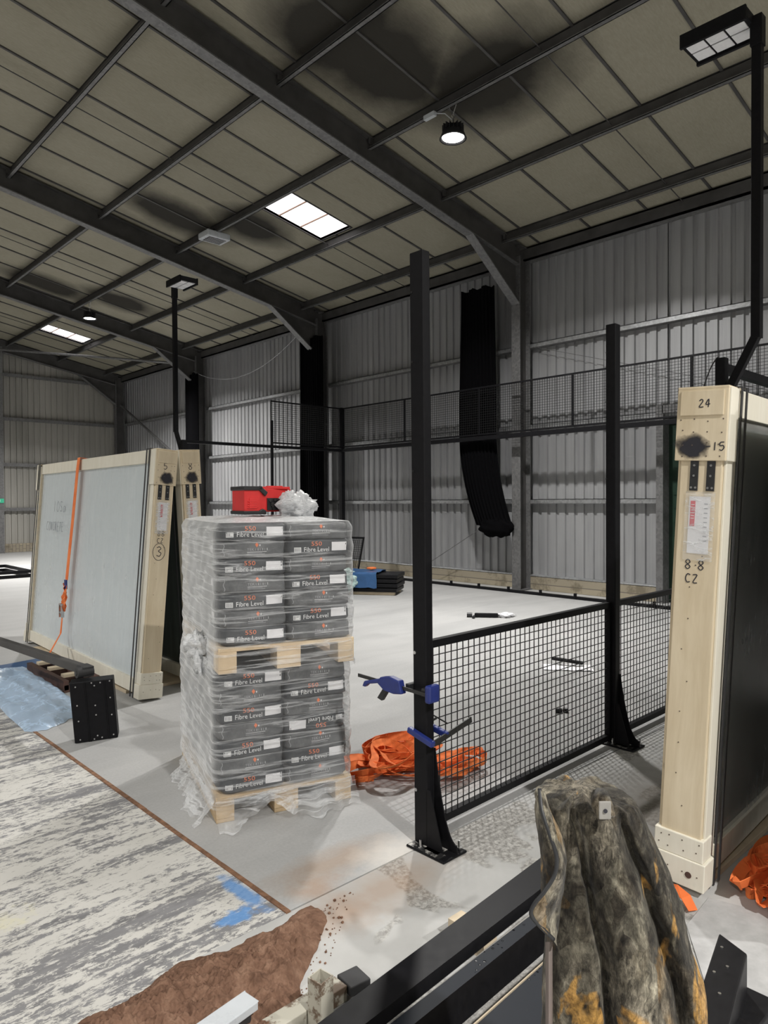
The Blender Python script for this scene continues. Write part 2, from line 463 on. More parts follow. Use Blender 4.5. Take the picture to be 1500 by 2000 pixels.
class MB:
    def __init__(s):
        s.v = []; s.f = []; s.mi = []; s.mats = []; s.uv = {}
    def mat(s, m):
        if m not in s.mats:
            s.mats.append(m)
        return s.mats.index(m)
    def add(s, vs, fs, m):
        o = len(s.v); k = s.mat(m)
        s.v += [tuple(p) for p in vs]
        s.f += [tuple(i + o for i in f) for f in fs]
        s.mi += [k] * len(fs)
    def para(s, o, a, b, c, m):
        o, a, b, c = Vector(o), Vector(a), Vector(b), Vector(c)
        vs = [o, o + a, o + a + b, o + b, o + c, o + a + c, o + a + b + c, o + b + c]
        fs = [(0, 3, 2, 1), (4, 5, 6, 7), (0, 1, 5, 4), (1, 2, 6, 5), (2, 3, 7, 6), (3, 0, 4, 7)]
        if a.cross(b).dot(c) < 0:
            fs = [f[::-1] for f in fs]
        s.add(vs, fs, m)
    def box(s, x0, x1, y0, y1, z0, z1, m):
        s.para((x0, y0, z0), (x1 - x0, 0, 0), (0, y1 - y0, 0), (0, 0, z1 - z0), m)
    def beam(s, p0, p1, w, h, m, up=(0, 0, 1)):
        p0, p1 = Vector(p0), Vector(p1)
        d = p1 - p0
        sd = d.cross(Vector(up)).normalized()
        u = sd.cross(d).normalized()
        s.para(p0 - sd * w / 2 - u * h / 2, d, sd * w, u * h, m)
    def tube(s, pts, r, m, n=8, cap=True):
        pts = [Vector(p) for p in pts]
        rs = r if isinstance(r, (list, tuple)) else [r] * len(pts)
        d0 = (pts[1] - pts[0]).normalized()
        a = d0.orthogonal().normalized()
        vs = []
        for i, p in enumerate(pts):
            d = (pts[min(i + 1, len(pts) - 1)] - pts[max(i - 1, 0)]).normalized()
            a = (a - d * a.dot(d)).normalized()
            b = d.cross(a)
            vs += [p + (a * math.cos(2 * PI * k / n) + b * math.sin(2 * PI * k / n)) * rs[i] for k in range(n)]
        fs = [(i * n + k, i * n + (k + 1) % n, (i + 1) * n + (k + 1) % n, (i + 1) * n + k) for i in range(len(pts) - 1) for k in range(n)]
        if cap:
            fs += [tuple(range(n))[::-1], tuple((len(pts) - 1) * n + k for k in range(n))]
        s.add(vs, fs, m)
    def cyl(s, c, r, h, m, axis=(0, 0, 1), n=20, r2=None):
        c, ax = Vector(c), Vector(axis).normalized()
        s.tube([c, c + ax * h], [r, r if r2 is None else r2], m, n)
    def lathe(s, prof, m, c=(0, 0, 0), n=24):
        vs = [(c[0] + r * math.cos(2 * PI * k / n), c[1] + r * math.sin(2 * PI * k / n), c[2] + z) for r, z in prof for k in range(n)]
        fs = [(i * n + k, i * n + (k + 1) % n, (i + 1) * n + (k + 1) % n, (i + 1) * n + k) for i in range(len(prof) - 1) for k in range(n)]
        s.add(vs, fs, m)
    def prism(s, poly, o, u, v, w, m):
        """polygon in (u,v) pushed along w"""
        o, u, v, w = Vector(o), Vector(u), Vector(v), Vector(w)
        n = len(poly)
        vs = [o + u * a + v * b for a, b in poly] + [o + u * a + v * b + w for a, b in poly]
        fs = [tuple(range(n))[::-1], tuple(range(n, 2 * n))] + [(i, (i + 1) % n, n + (i + 1) % n, n + i) for i in range(n)]
        ar = sum(poly[i][0] * poly[(i + 1) % n][1] - poly[(i + 1) % n][0] * poly[i][1] for i in range(n))
        if (ar < 0) != (u.cross(v).dot(w) < 0):
            fs = [f[::-1] for f in fs]
        s.add(vs, fs, m)
    def grid(s, fn, nu, nv, m, closed_u=False):
        vs = [fn(i / nu, j / nv) for j in range(nv + 1) for i in range(nu + (0 if closed_u else 1))]
        k = nu if closed_u else nu + 1
        fs = [(j * k + i, j * k + (i + 1) % k, (j + 1) * k + (i + 1) % k, (j + 1) * k + i) for j in range(nv) for i in range(nu)]
        s.add(vs, fs, m)
    def ribbon(s, pts, sides, width, m, thick=.003):
        """flat strap through pts, each with its own side direction"""
        pts = [Vector(p) for p in pts]
        vs = []
        for i, p in enumerate(pts):
            d = (pts[min(i + 1, len(pts) - 1)] - pts[max(i - 1, 0)]).normalized()
            sd = Vector(sides[i]); sd = (sd - d * sd.dot(d)).normalized()
            nn = d.cross(sd)
            for a, b in ((-.5, -.5), (.5, -.5), (.5, .5), (-.5, .5)):
                vs.append(p + sd * a * width + nn * b * thick)
        fs = [(i * 4 + k, i * 4 + (k + 1) % 4, i * 4 + 4 + (k + 1) % 4, i * 4 + 4 + k) for i in range(len(pts) - 1) for k in range(4)]
        fs += [(3, 2, 1, 0), tuple((len(pts) - 1) * 4 + k for k in range(4))]
        s.add(vs, fs, m)
    def wires(s, o, u, v, nu, nv, r, m):
        """welded wire grid spanning vectors u and v from o"""
        o, u, v = Vector(o), Vector(u), Vector(v)
        un, vn = u.normalized(), v.normalized()
        nn = un.cross(vn)
        for i in range(1, nu):
            p = o + u * i / nu
            s.para(p - un * r - nn * r, un * 2 * r, v, nn * 2 * r, m)
        for j in range(1, nv):
            p = o + v * j / nv + nn * 2 * r
            s.para(p - vn * r - nn * r, u, vn * 2 * r, nn * 2 * r, m)
    def build(s, name, parent=None, smooth=False, world=True, bevel=0, seg=2):
        me = bpy.data.meshes.new(name)
        vs = s.v
        if parent is not None and world:
            inv = parent.matrix_basis.inverted()
            vs = [inv @ Vector(p) for p in vs]
        me.from_pydata([tuple(p) for p in vs], [], s.f)
        for m in s.mats:
            me.materials.append(M[m])
        me.polygons.foreach_set('material_index', s.mi)
        if smooth:
            me.polygons.foreach_set('use_smooth', [True] * len(me.polygons))
        me.update()
        o = bpy.data.objects.new(name, me)
        COL.objects.link(o)
        if parent is not None:
            o.parent = parent
        if bevel:
            b = o.modifiers.new('bevel', 'BEVEL')
            b.width = bevel; b.segments = seg; b.limit_method = 'ANGLE'; b.angle_limit = .7
        return o

def thing(name, label, cat, loc=(0, 0, 0), rz=0, group=None, mtx=None):
    o = bpy.data.objects.new(name, None)
    o.empty_display_size = .1
    COL.objects.link(o)
    o.matrix_basis = mtx if mtx is not None else Matrix.Translation(loc) @ Matrix.Rotation(rz, 4, 'Z')
    return tag(o, label, cat, group)

def tag(o, label, cat, group=None):
    o['label'] = label; o['category'] = cat
    if group:
        o['group'] = group
    return o

def struct(o, label=None):
    o['kind'] = 'structure'
    if label:
        o['label'] = label
    return o

_txt = {}
def text_geo(s):
    if s not in _txt:
        cu = bpy.data.curves.new('t', 'FONT')
        cu.body = s; cu.size = 1; cu.resolution_u = 2
        ob = bpy.data.objects.new('t', cu)
        COL.objects.link(ob)
        dg = bpy.context.evaluated_depsgraph_get()
        dg.update()
        me = ob.evaluated_get(dg).to_mesh()
        vs = [(v.co.x, v.co.y) for v in me.vertices]
        fs = [tuple(p.vertices) for p in me.polygons]
        ob.evaluated_get(dg).to_mesh_clear()
        bpy.data.objects.remove(ob)
        bpy.data.curves.remove(cu)
        x0 = min(v[0] for v in vs); x1 = max(v[0] for v in vs)
        _txt[s] = ([(x - x0, y) for x, y in vs], fs, x1 - x0)
    return _txt[s]

def put_text(mb, s, h, o, right, up, m, width=None, align='l', flip=False):
    vs, fs, wd = text_geo(s)
    k = h / .7
    kx = (width / wd) if width else k
    off = {'l': 0, 'c': -wd * kx / 2, 'r': -wd * kx}[align]
    o, right, up = Vector(o), Vector(right), Vector(up)
    mb.add([o + right * (x * kx + off) + up * (y * k) for x, y in vs], fs, m)

# hand lettering as pen strokes in a unit box
G = {'8': [[(.5, .5), (.15, .75), (.5, 1), (.85, .75), (.5, .5), (.1, .25), (.5, 0), (.9, .25), (.5, .5)]],
     '3': [[(.1, .9), (.5, 1), (.8, .8), (.35, .55), (.85, .35), (.6, .02), (.1, .1)]],
     '5': [[(.9, 1), (.2, .95), (.15, .55), (.7, .6), (.9, .3), (.5, 0), (.05, .1)]],
     '1': [[(.5, 1), (.45, 0)]], '0': [[(.5, 1), (.1, .7), (.15, .2), (.5, 0), (.9, .3), (.8, .8), (.5, 1)]],
     'C': [[(.9, .9), (.4, 1), (.08, .5), (.35, .05), (.9, .12)]], 'Z': [[(.1, .95), (.85, .95), (.15, .08), (.9, .05)]],
     '2': [[(.1, .8), (.5, 1), (.8, .75), (.1, .05), (.95, .05)]], '.': [[(.4, .45), (.6, .45)]], '-': [[(.05, .45), (.9, .5)]],
     'O': [[(.5, 1), (.1, .6), (.2, .1), (.6, 0), (.95, .4), (.8, .9), (.5, 1)]], 'N': [[(.1, 0), (.15, 1), (.8, .05), (.85, 1)]],
     'R': [[(.15, 0), (.15, 1), (.75, .85), (.2, .5), (.9, 0)]], 'E': [[(.85, 1), (.15, .95), (.15, .05), (.9, 0)], [(.15, .5), (.7, .52)]],
     'T': [[(.0, .95), (1, 1)], [(.5, 1), (.5, 0)]], 'S': [[(.9, .9), (.3, .95), (.2, .6), (.8, .4), (.7, .05), (.1, .1)]],
     '4': [[(.6, 0), (.65, 1), (.1, .35), (.95, .4)]], 'a': [[(.8, .5), (.3, .5), (.1, .1), (.5, 0), (.8, .5), (.9, 0)]], ' ': []}
def scrawl(mb, s, h, o, right, up, nrm, m='ink', pen=.006, asp=.62):
    o, right, up, nrm = Vector(o), Vector(right), Vector(up), Vector(nrm)
    x = 0
    for ch in s:
        for st in G[ch]:
            # smooth the stroke a little
            pp = []
            for i in range(len(st) - 1):
                for k in range(4):
                    tt = k / 4
                    p0 = st[max(i - 1, 0)]; p1 = st[i]; p2 = st[i + 1]; p3 = st[min(i + 2, len(st) - 1)]
                    pp.append(tuple(.5 * (2 * p1[q] + (p2[q] - p0[q]) * tt + (2 * p0[q] - 5 * p1[q] + 4 * p2[q] - p3[q]) * tt ** 2
                                         + (3 * p1[q] - p0[q] - 3 * p2[q] + p3[q]) * tt ** 3) for q in (0, 1)))
            pp.append(st[-1])
            ps = [o + right * ((x + a * asp) * h) + up * (b * h) for a, b in pp]
            mb.ribbon(ps, [nrm.cross(ps[min(i + 1, len(ps) - 1)] - ps[max(i - 1, 0)]) for i in range(len(ps))], pen, m, .0012)
        x += asp * (.85 if ch == '.' else 1.3)

def fbm(p, k=3):
    a = 1; t = 0; p = Vector(p)
    for _ in range(k):
        t += a * noise.noise(p); p = p * 2.03; a *= .5
    return t

# ================================================================ THE BUILDING
XW, Y0, Y1 = 11.76, -11.0, 27.35
XR, XL = -2.0, -15.76          # ridge line, opposite wall
def zl(x):                     # underside of the roof liner
    return 6.66 + .18 * (11.7 - x) if x > XR else 6.66 + .18 * (11.7 - 2 * XR + x)
FRAMES = [-10.7, -4.4, 1.9, 8.2, 14.5, 20.8, 27.05]

# floor: worn floor on the left, apron in front, new court screed beyond
b = MB(); b.box(XL - .2, 1.735, 2.452, Y1 + .2, -.2, 0, 'oldfloor'); b.box(XL - .2, 1.30, Y0 - .2, 2.452, -.2, 0, 'oldfloor')
struct(b.build('floor'), 'worn white and grey painted concrete floor')
b = MB(); b.box(1.30, XW + .3, Y0 - .2, 2.452, -.2, -.001, 'apron')
struct(b.build('floor'), 'dusty speckled concrete apron in front of the court')
b = MB(); b.box(1.755, XW + .3, 2.46, Y1 + .2, -.2, 0, 'slab')
struct(b.build('floor'), 'smooth pale grey court screed')
b = MB()
n = 90
for i in range(n):
    y = 2.45 + (Y1 - 2.45) * (i / n)
    b.box(1.735 - .002 * random.random(), 1.757 + .002 * random.random(), y, y + (Y1 - 2.45) / n, -.05, .004 + .003 * random.random(), 'joint')
struct(b.build('trim_1'), 'brown joint filler strip between old floor and new screed')

# side wall cladding with its ribs as real folds
def cladding(p0, along, length, z0, z1f, nrm, m, pitch=.2, depth=.035, z1=None):
    mb = MB()
    p0, along, nrm = Vector(p0), Vector(along), Vector(nrm)
    n = int(length / pitch)
    prof = []
    for i in range(n):
        s = i * pitch
        prof += [(s, 0), (s + pitch * .60, 0), (s + pitch * .67, depth), (s + pitch * .93, depth)]
    prof.append((n * pitch, 0))
    vs = []
    for s_, d in prof:
        q = p0 + along * s_ - nrm * d
        vs.append((q.x, q.y, z0)); vs.append((q.x, q.y, z1f(q)))
    fs = [(2 * i, 2 * i + 2, 2 * i + 3, 2 * i + 1) for i in range(len(prof) - 1)]
    if along.cross(V(0, 0, 1)).dot(nrm) < 0:
        fs = [f[::-1] for f in fs]
    mb.add(vs, fs, m)
    return mb
wr_ = cladding((XW, Y0, 0), (0, 1, 0), Y1 - Y0, .27, lambda q: 6.72, (-1, 0, 0), 'clad')
DY0, DY1, DZ = 2.6, 5.42, 3.25        # roller door opening in this wall
wr_ = MB()
for (ya, yb, za, zb) in ((Y0, DY0, .27, 6.72), (DY1, Y1, .27, 6.72), (DY0, DY1, DZ, 6.72)):
    c = cladding((XW, ya, 0), (0, 1, 0), yb - ya + .001, za, lambda q, zb=zb: zb, (-1, 0, 0), 'clad')
    wr_.add(c.v, c.f, 'clad')
wr_.box(XW + .04, XW + .06, Y0, DY0, .2, 6.8, 'clad'); wr_.box(XW + .04, XW + .06, DY1, Y1 + .1, 0, 7.0, 'clad'); wr_.box(XW - .03, XW + .05, Y1 - .2, Y1 + .1, .27, 7.0, 'clad')
wr_.box(XW + .04, XW + .06, DY0, DY1, DZ, 6.8, 'clad')
struct(wr_.build('wall_right'), 'ribbed grey metal cladding')
for i, (ya, yb) in enumerate(((Y0, DY0), (DY1, Y1))):
    b = MB(); b.box(XW - .14, XW + .1, ya, yb, 0, .26, 'block'); b.box(XW - .15, XW + .1, ya, yb, .26, .285, 'galv')
    struct(b.build('baseboard_right', bevel=.008), 'stained block plinth under the cladding')
be = cladding((XL, Y1, 0), (1, 0, 0), XW - XL, .3, lambda q: zl(q.x) + .03, (0, -1, 0), 'clad_end')
be.box(XL, XW, Y1 + .04, Y1 + .06, 0, 6.6, 'clad_end')
struct(be.build('wall_end'), 'beige grey ribbed gable cladding')
b = MB(); b.box(XL, XW, Y1 - .14, Y1 + .1, 0, .3, 'block')
struct(b.build('baseboard_end', bevel=.008), 'block plinth of the gable wall')
b = MB(); b.box(XL - .1, XL, Y0, Y1, 0, 6.75, 'clad'); struct(b.build('wall_left'))
b = MB()
b.prism([(XL, 0), (XW, 0), (XW, 6.7), (XR, zl(XR) + .05), (XL, 6.7)], (0, Y0, 0), (1, 0, 0), (0, 0, 1), (0, -.1, 0), 'clad_end')
struct(b.build('wall_front'))

# roof liner boards between purlins; roof lights replace single boards
PUR = [11.55, 10.9, 9.2, 7.5, 5.8, 4.1, 2.4, .7, -1.0]
SEAM = 1.07
LIGHTS = [(7.58, 9.12, 10.56, 11.5), (7.58, 9.12, 23.55, 24.5)]
def roof(name, hole):
    mb = MB()
    xs = sorted(set([XR, XW + .1] + [h[0] for h in hole] + [h[1] for h in hole]))
    ys = sorted(set([Y0, Y1 + .1] + [h[2] for h in hole] + [h[3] for h in hole]))
    for i in range(len(xs) - 1):
        for j in range(len(ys) - 1):
            cx, cy = (xs[i] + xs[i + 1]) / 2, (ys[j] + ys[j + 1]) / 2
            if any(h[0] < cx < h[1] and h[2] < cy < h[3] for h in hole):
                continue
            za, zb = zl(xs[i] + 1e-6), zl(xs[i + 1])
            mb.prism([(xs[i], za), (xs[i + 1], zb), (xs[i + 1], zb + .08), (xs[i], za + .08)], (0, ys[j], 0), (1, 0, 0), (0, 0, 1), (0, ys[j + 1] - ys[j], 0), 'liner')
    return mb
struct(roof('r', LIGHTS).build('ceiling'), 'beige fibre board roof lining with soot round the lamps')
b = MB()
b.prism([(XL, zl(XL)), (XR, zl(XR)), (XR, zl(XR) + .08), (XL, zl(XL) + .08)], (0, Y0, 0), (1, 0, 0), (0, 0, 1), (0, Y1 - Y0, 0), 'liner')
struct(b.build('ceiling'), 'far slope of the roof lining')
y = 7.83 - SEAM * 17
k = 0
while y < Y1:
    b = MB()
    segs = [(XR, XW)]
    for h in LIGHTS:
        if h[2] - .02 < y < h[3] + .02:
            segs = [(XR, h[0]), (h[1], XW)]
    for xa, xb in segs:
        b.prism([(xa, zl(xa + 1e-6) - .022), (xb, zl(xb) - .022), (xb, zl(xb) + .004), (xa, zl(xa + 1e-6) + .004)], (0, y - .018, 0), (1, 0, 0), (0, 0, 1), (0, .036, 0), 'steel_dark')
    struct(b.build('trim_seam'), 'dark seam strip between roof boards')
    y += SEAM; k += 1
for i, (xa, xb, ya, yb) in enumerate(LIGHTS):
    b = MB()
    b.prism([(xa, zl(xa) + .05), (xb, zl(xb) + .05), (xb, zl(xb) + .06), (xa, zl(xa) + .06)], (0, ya, 0), (1, 0, 0), (0, 0, 1), (0, yb - ya, 0), 'rooflight')
    w0 = struct(b.build('window_%d' % (i + 1)), 'glowing white roof light sheet')
    b = MB()
    for k in (1 / 3, 2 / 3):
        x = xa + (xb - xa) * k
        b.prism([(x - .012, zl(x) + .03), (x + .012, zl(x) + .03), (x + .012, zl(x) + .05), (x - .012, zl(x) + .05)], (0, ya, 0), (1, 0, 0), (0, 0, 1), (0, yb - ya, 0), 'kraft')
    b.build('glazing_bar', w0)
    b = MB()
    for (u0, u1, v0, v1) in ((xa - .03, xa, ya - .03, yb + .03), (xb, xb + .03, ya - .03, yb + .03), (xa, xb, ya - .03, ya), (xa, xb, yb, yb + .03)):
        b.prism([(u0, zl(u0) - .012), (u1, zl(u1) - .012), (u1, zl(u1) + .05), (u0, zl(u0) + .05)], (0, v0, 0), (1, 0, 0), (0, 0, 1), (0, v1 - v0, 0), 'rubber')
    b.build('window_frame', w0)

# purlins (a Z shape), eave beam, sag rods
for x in PUR:
    b = MB()
    z = zl(x)
    wdt = .065
    if x > 11:
        z = 6.66
        b.box(x - .03, x + .2, Y0, Y1, z - .025, z, 'steel_dark'); b.box(x - .03, x + .03, Y0, Y1, z - .24, z, 'steel_dark')
        b.box(x - .03, x + .2, Y0, Y1, z - .24, z - .215, 'galv_dull')
    else:
        b.box(x - .006, x + .006, Y0, Y1, z - .2, z, 'steel_dark')
        b.box(x - .006, x + wdt, Y0, Y1, z - .025, z - .012, 'steel_dark')
        b.box(x - wdt, x + .006, Y0, Y1, z - .2, z - .19, 'galv_dull')
        b.box(x - wdt, x - wdt + .005, Y0, Y1, z - .2, z - .175, 'galv_dull')
    struct(b.build('purlin'), 'dark cold rolled purlin under the roof boards')
for i in range(len(FRAMES) - 1):
    ym = (FRAMES[i] + FRAMES[i + 1]) / 2
    if FRAMES[i + 1] < 1:
        continue
    b = MB(); b.tube([(XR + 1, ym, zl(XR + 1) - .1), (11.5, ym, zl(11.5) - .1)], .009, 'steel_dark', 6)
    struct(b.build('sag_rod'), 'thin dark tie rod crossing the purlins mid bay')

# portal frames: column, rafter, haunch
for fy in FRAMES:
    b = MB()
    end = fy > 27
    for sx in ((-.12, 1),) :
        b.box(11.28, 11.30, fy - .1, fy + .1, 0, 6.45, 'galv_dull')
        b.box(11.60, 11.62, fy - .1, fy + .1, 0, 6.7, 'galv_dull')
        b.box(11.30, 11.60, fy - .008, fy + .008, 0, 6.6, 'steel_dark')
    b.box(11.22, 11.66, fy - .14, fy + .14, 0, .02, 'galv_dull')
    b.box(11.26, 11.64, fy - .1, fy + .1, 6.64, 6.66, 'steel_dark')
    struct(b.build('column', bevel=.004), 'grey steel portal column against the side wall')
    b = MB()
    def zt(x): return zl(x) - .04
    def seg(xa, xb, d0, d1, m, hw):
        b.prism([(xa, zt(xa) - d0), (xb, zt(xb) - d0), (xb, zt(xb) - d1), (xa, zt(xa) - d1)], (0, fy - hw, 0), (1, 0, 0), (0, 0, 1), (0, 2 * hw, 0), m)
    seg(XR + .001, 11.4, 0, .02, 'steel_dark', .09)
    seg(XR + .001, 11.4, .02, .40, 'steel_dark', .006)
    seg(XR + .001, 11.3, .40, .42, 'galv_dull', .09)
    # haunch
    b.prism([(9.9, zt(9.9) - .42), (11.3, zt(11.3) - .42), (11.3, 5.55), ], (0, fy - .006, 0), (1, 0, 0), (0, 0, 1), (0, .012, 0), 'steel_dark')
    b.prism([(9.9, zt(9.9) - .40), (9.9, zt(9.9) - .425), (11.3, 5.52), (11.3, 5.55)], (0, fy - .09, 0), (1, 0, 0), (0, 0, 1), (0, .18, 0), 'galv_dull')
    for x in PUR[1:]:
        b.box(x - .09, x + .02, fy - .07, fy - .06, zt(x) - .1, zt(x) + .02, 'steel_dark')
    struct(b.build('rafter'), 'sloping dark steel roof rafter')

# girts along the side wall, with their bright top flange
for z, segs in ((1.76, ((Y0, 2.5), (5.46, Y1))), (3.22, ((Y0, Y1),)), (4.8, ((Y0, Y1),))):
    for ya, yb in segs:
        b = MB()
        b.box(11.62, 11.76, ya, yb, z + .0, z + .012, 'galv'); b.box(11.62, 11.63, ya, yb, z - .07, z + .012, 'galv')
        b.box(11.62, 11.76, ya, yb, z - .078, z - .07, 'galv_dull')
        struct(b.build('girt'), 'galvanised wall rail fixed across the cladding')
for z in (1.56, 3.14, 4.75, 6.3):
    b = MB(); b.box(XL, XW, Y1 - .14, Y1, z - .07, z, 'galv_dull'); b.box(XL, XW, Y1 - .15, Y1 - .14, z - .1, z + .02, 'galv_dull')
    struct(b.build('girt'), 'wall rail of the gable wall')
for x in (7.2, 2.8, -1.6):
    b = MB(); b.box(x - .09, x + .09, Y1 - .42, Y1 - .40, 0, zl(x) - .3, 'galv_dull'); b.box(x - .09, x + .09, Y1 - .18, Y1 - .16, 0, zl(x) - .3, 'galv_dull')
    b.box(x - .008, x + .008, Y1 - .4, Y1 - .16, 0, zl(x) - .3, 'steel_dark')
    struct(b.build('column'), 'gable wall column')
# wind bracing
b = MB(); b.tube([(11.45, 26.9, 5.5), (11.45, 20.9, 2.6)], .045, 'galv_dull', 10)
struct(b.build('brace'), 'sloping tubular wall brace in the last bay')
b = MB(); b.tube([(11.3, 20.9, 6.2), (6.2, 26.9, 7.0)], .04, 'galv_dull', 10)
struct(b.build('brace'), 'roof wind brace tube near the gable')
# door: frame, dark green leaf
d0 = MB(); d0.box(XW + .02, XW + .07, DY0 - .05, DY1 + .05, -.02, DZ + .05, 'green_paint')
for k in range(1, 14):
    d0.box(XW + .005, XW + .025, DY0 + .1, DY1 - .1, k * .23 - .008, k * .23 + .008, 'green_paint')
dd = struct(d0.build('door_1'), 'dark green roller door behind the right crate')
b = MB(); b.box(11.55, 11.82, DY1 - .02, DY1 + .1, 0, DZ + .1, 'galv_dull'); b.box(11.55, 11.82, DY0 - .1, DY0 + .02, 0, DZ + .1, 'galv_dull')
b.box(11.55, 11.82, DY0, DY1, DZ - .05, DZ + .08, 'galv_dull')
b.build('door_frame', dd)
# thin wall bracing cables and the loose cable looped under the eaves
def cable(name, pts, r, m, label, cat='cable'):
    b = MB(); b.tube(pts, r, m, 6)
    return tag(b.build(name), label, cat)
def sag(p0, p1, d, n=14):
    p0, p1 = Vector(p0), Vector(p1)
    return [p0.lerp(p1, i / n) - V(0, 0, d * 4 * (i / n) * (1 - i / n)) for i in range(n + 1)]
cable('eaves_cable', sag((11.25, 20.9, 6.0), (11.2, 14.7, 6.35), .75, 20), .008, 'print_grey', 'thin pale cable hanging in a loop under the eaves between two columns')
cable('bracing_wire', [(11.6, 7.9, 4.7), (11.6, 2.2, 2.9)], .005, 'galv_dull', 'thin bracing wire running down the wall right of the near column', 'wire')

# ================================================================ LAMPS
def highbay(x, y, label, power=1.0):
    zp = zl(x) - .2
    r = thing('high_bay_lamp', label, 'ceiling lamp', (x, y, zp - .42), group='round high bay lamps under the purlins')
    c = (x, y, zp - .42)
    b = MB()
    b.lathe([(.0, .16), (.07, .16), (.09, .11), (.13, .08), (.155, .05), (.175, 0), (.19, -.03), (.165, -.03), (.15, 0), (0, .02)], 'lamp_housing', c)
    b.build('housing', r, True)
    b = MB()
    for k in range(16):
        a = 2 * PI * k / 16
        d = V(math.cos(a), math.sin(a), 0); t_ = V(-math.sin(a), math.cos(a), 0)
        b.para(Vector(c) + d * .05 - t_ * .003 + V(0, 0, .07), d * .1, t_ * .006, V(0, 0, .09), 'lamp_housing')
    b.build('cooling_fins', r)
    b = MB(); b.cyl((x, y, c[2] - .012), .148, .01, 'lens_on', n=28); b.build('lens', r)
    b = MB(); b.tube([(x, y, c[2] + .16), (x, y, c[2] + .26)], .008, 'chrome', 8)
    b.tube([(x + .03 * math.cos(q), y, c[2] + .29 + .03 * math.sin(q)) for q in [i * PI / 6 for i in range(13)]], .006, 'chrome', 6)
    b.tube([(x - .0, y + .06, c[2] + .42), (x, y, c[2] + .3), (x, y - .06, c[2] + .42)], .006, 'chrome', 6)
    b.build('hook', r)
    L = bpy.data.lights.new('lamp_light', 'AREA')
    L.shape = 'DISK'; L.size = .3; L.spread = math.radians(140); L.energy = LAMP_W * power; L.color = (1, .975, .94)
    o = bpy.data.objects.new('lamp_light', L); COL.objects.link(o)
    o.parent = r; o.location = (0, 0, -.04)
    return r
highbay(7.5, 6.5, 'lit round high bay lamp nearest the viewer, among black roof soot', .62)
highbay(7.5, 19.6, 'brightly glaring round high bay lamp far down the hall', 1.45)
for i, (x, y) in enumerate(((.3, -5.6), (7.5, -4.5), (-6, 6.5), (-8, -3), (-5, 15))):
    highbay(x, y, ['round high bay lamp behind the viewer', 'round high bay lamp in the right rear bay', 'round high bay lamp over the left half of the hall',
                   'round high bay lamp in the left rear bay', 'round high bay lamp far over the left half of the hall'][i], [1.7, 1.0, .7, 1.0, 1.2][i])
# square flood light, switched off
x, y = FLOOD; z = zl(x) - .28
r = thing('square_flood_light', 'white square flood light, switched off, fixed under a purlin beside the roof light', 'ceiling lamp', (x, y, z))
b = MB()
b.box(x - .26, x + .26, y - .2, y + .2, z - .03, z + .1, 'white_steel'); b.build('housing', r, bevel=.02)
b = MB(); b.box(x - .19, x + .19, y - .14, y + .14, z - .036, z - .028, 'rubber')
for k in range(5):
    b.box(x - .18, x + .18, y - .12 + k * .06 - .006, y - .12 + k * .06 + .006, z - .045, z - .036, 'print_grey')
b.build('lens_grille', r)
b = MB(); b.box(x - .03, x + .03, y - .02, y + .02, z + .1, z + .2, 'lamp_housing'); b.build('bracket', r)
b = MB(); b.box(7.38, 7.44, 6.75, 6.95, zl(7.4) - .28, zl(7.4) - .22, 'white_steel')
b.tube([(7.41, 6.75, zl(7.4) - .25), (7.45, 6.6, zl(7.4) - .3), (7.5, 6.5, zl(7.4) - .42)], .006, 'white_steel', 6)
tag(b.build('junction_box'), 'small white junction box with cable beside the near high bay lamp', 'junction box')

# ================================================================ THE COURT FRAME
# near corner line y=2.5, post line at the back y=13.1, back wall x=11
def court_post(name, x, y, h, label, lean=(0, 0), plate=True, sx=.055, sy=.09, flip=-1):
    r = thing(name, label, 'post', (x, y, 0))
    t = V(lean[0], lean[1], 0)
    b = MB(); b.para((x - sx / 2, y - sy / 2, .012), (sx, 0, 0), (0, sy, 0), V(0, 0, h - .012) + t, 'black')
    b.build('upright', r, bevel=.006)
    if plate:
        b = MB()
        b.box(x - .085, x + .09, y - sy / 2 - .16, y + .05, 0, .012, 'black')
        b.build('base_plate', r, bevel=.005)
        b = MB()
        b.box(x - .055, x + .06, y - sy / 2 - .09, y - sy / 2 + .0, .012, .0145, 'dusty'); b.box(x - .08, x - .03, y - .17, y + .04, .012, .0145, 'dusty')
        b.build('plaster_dust', r)
        b = MB()
        pl = [(0, .012)] + [(-.15, .012), (-.15, .05)] + [(-.15 + .145 * (k / 10), .05 + .45 * (k / 10) ** 2.2) for k in range(1, 11)] + [(0, .5)]
        for sxx in (x + .022,):
            b.prism(pl, (sxx, y - sy / 2, 0), (0, 1, 0), (0, 0, 1), (.008, 0, 0), 'black')
        b.prism([(0, .012), (-.1, .012), (-.1, .03), (-.02, .3), (0, .3)], (x - .03, y - sy / 2, 0), (0, 1, 0), (0, 0, 1), (.006, 0, 0), 'black')
        b.build('gusset', r)
        for (px, py) in ((x - .062, y - .03), (x + .07, y - .17), (x + .07, y - .02)):
            b = MB(); b.cyl((px, py, .01), .006, .045, 'chrome', n=8); b.cyl((px, py, .014), .013, .008, 'chrome', n=6)
            b.build('anchor_bolt', r)
    for z in (.28, .98, 1.9, 2.45, 2.8):
        if z < h:
            b = MB(); b.cyl((x - sx / 2 - .004 + t.x * z / h, y + .03 + t.y * z / h, z), .006 if z > 1 else .009, .006, 'chrome' if z < 1 else 'wire', axis=(1, 0, 0), n=8); b.build('bolt', r)
    return r
court_post('court_post', 2.60, 2.46, 3.0, 'tall black steel post with two blue clamps, nearest the viewer', (-.01, .01))
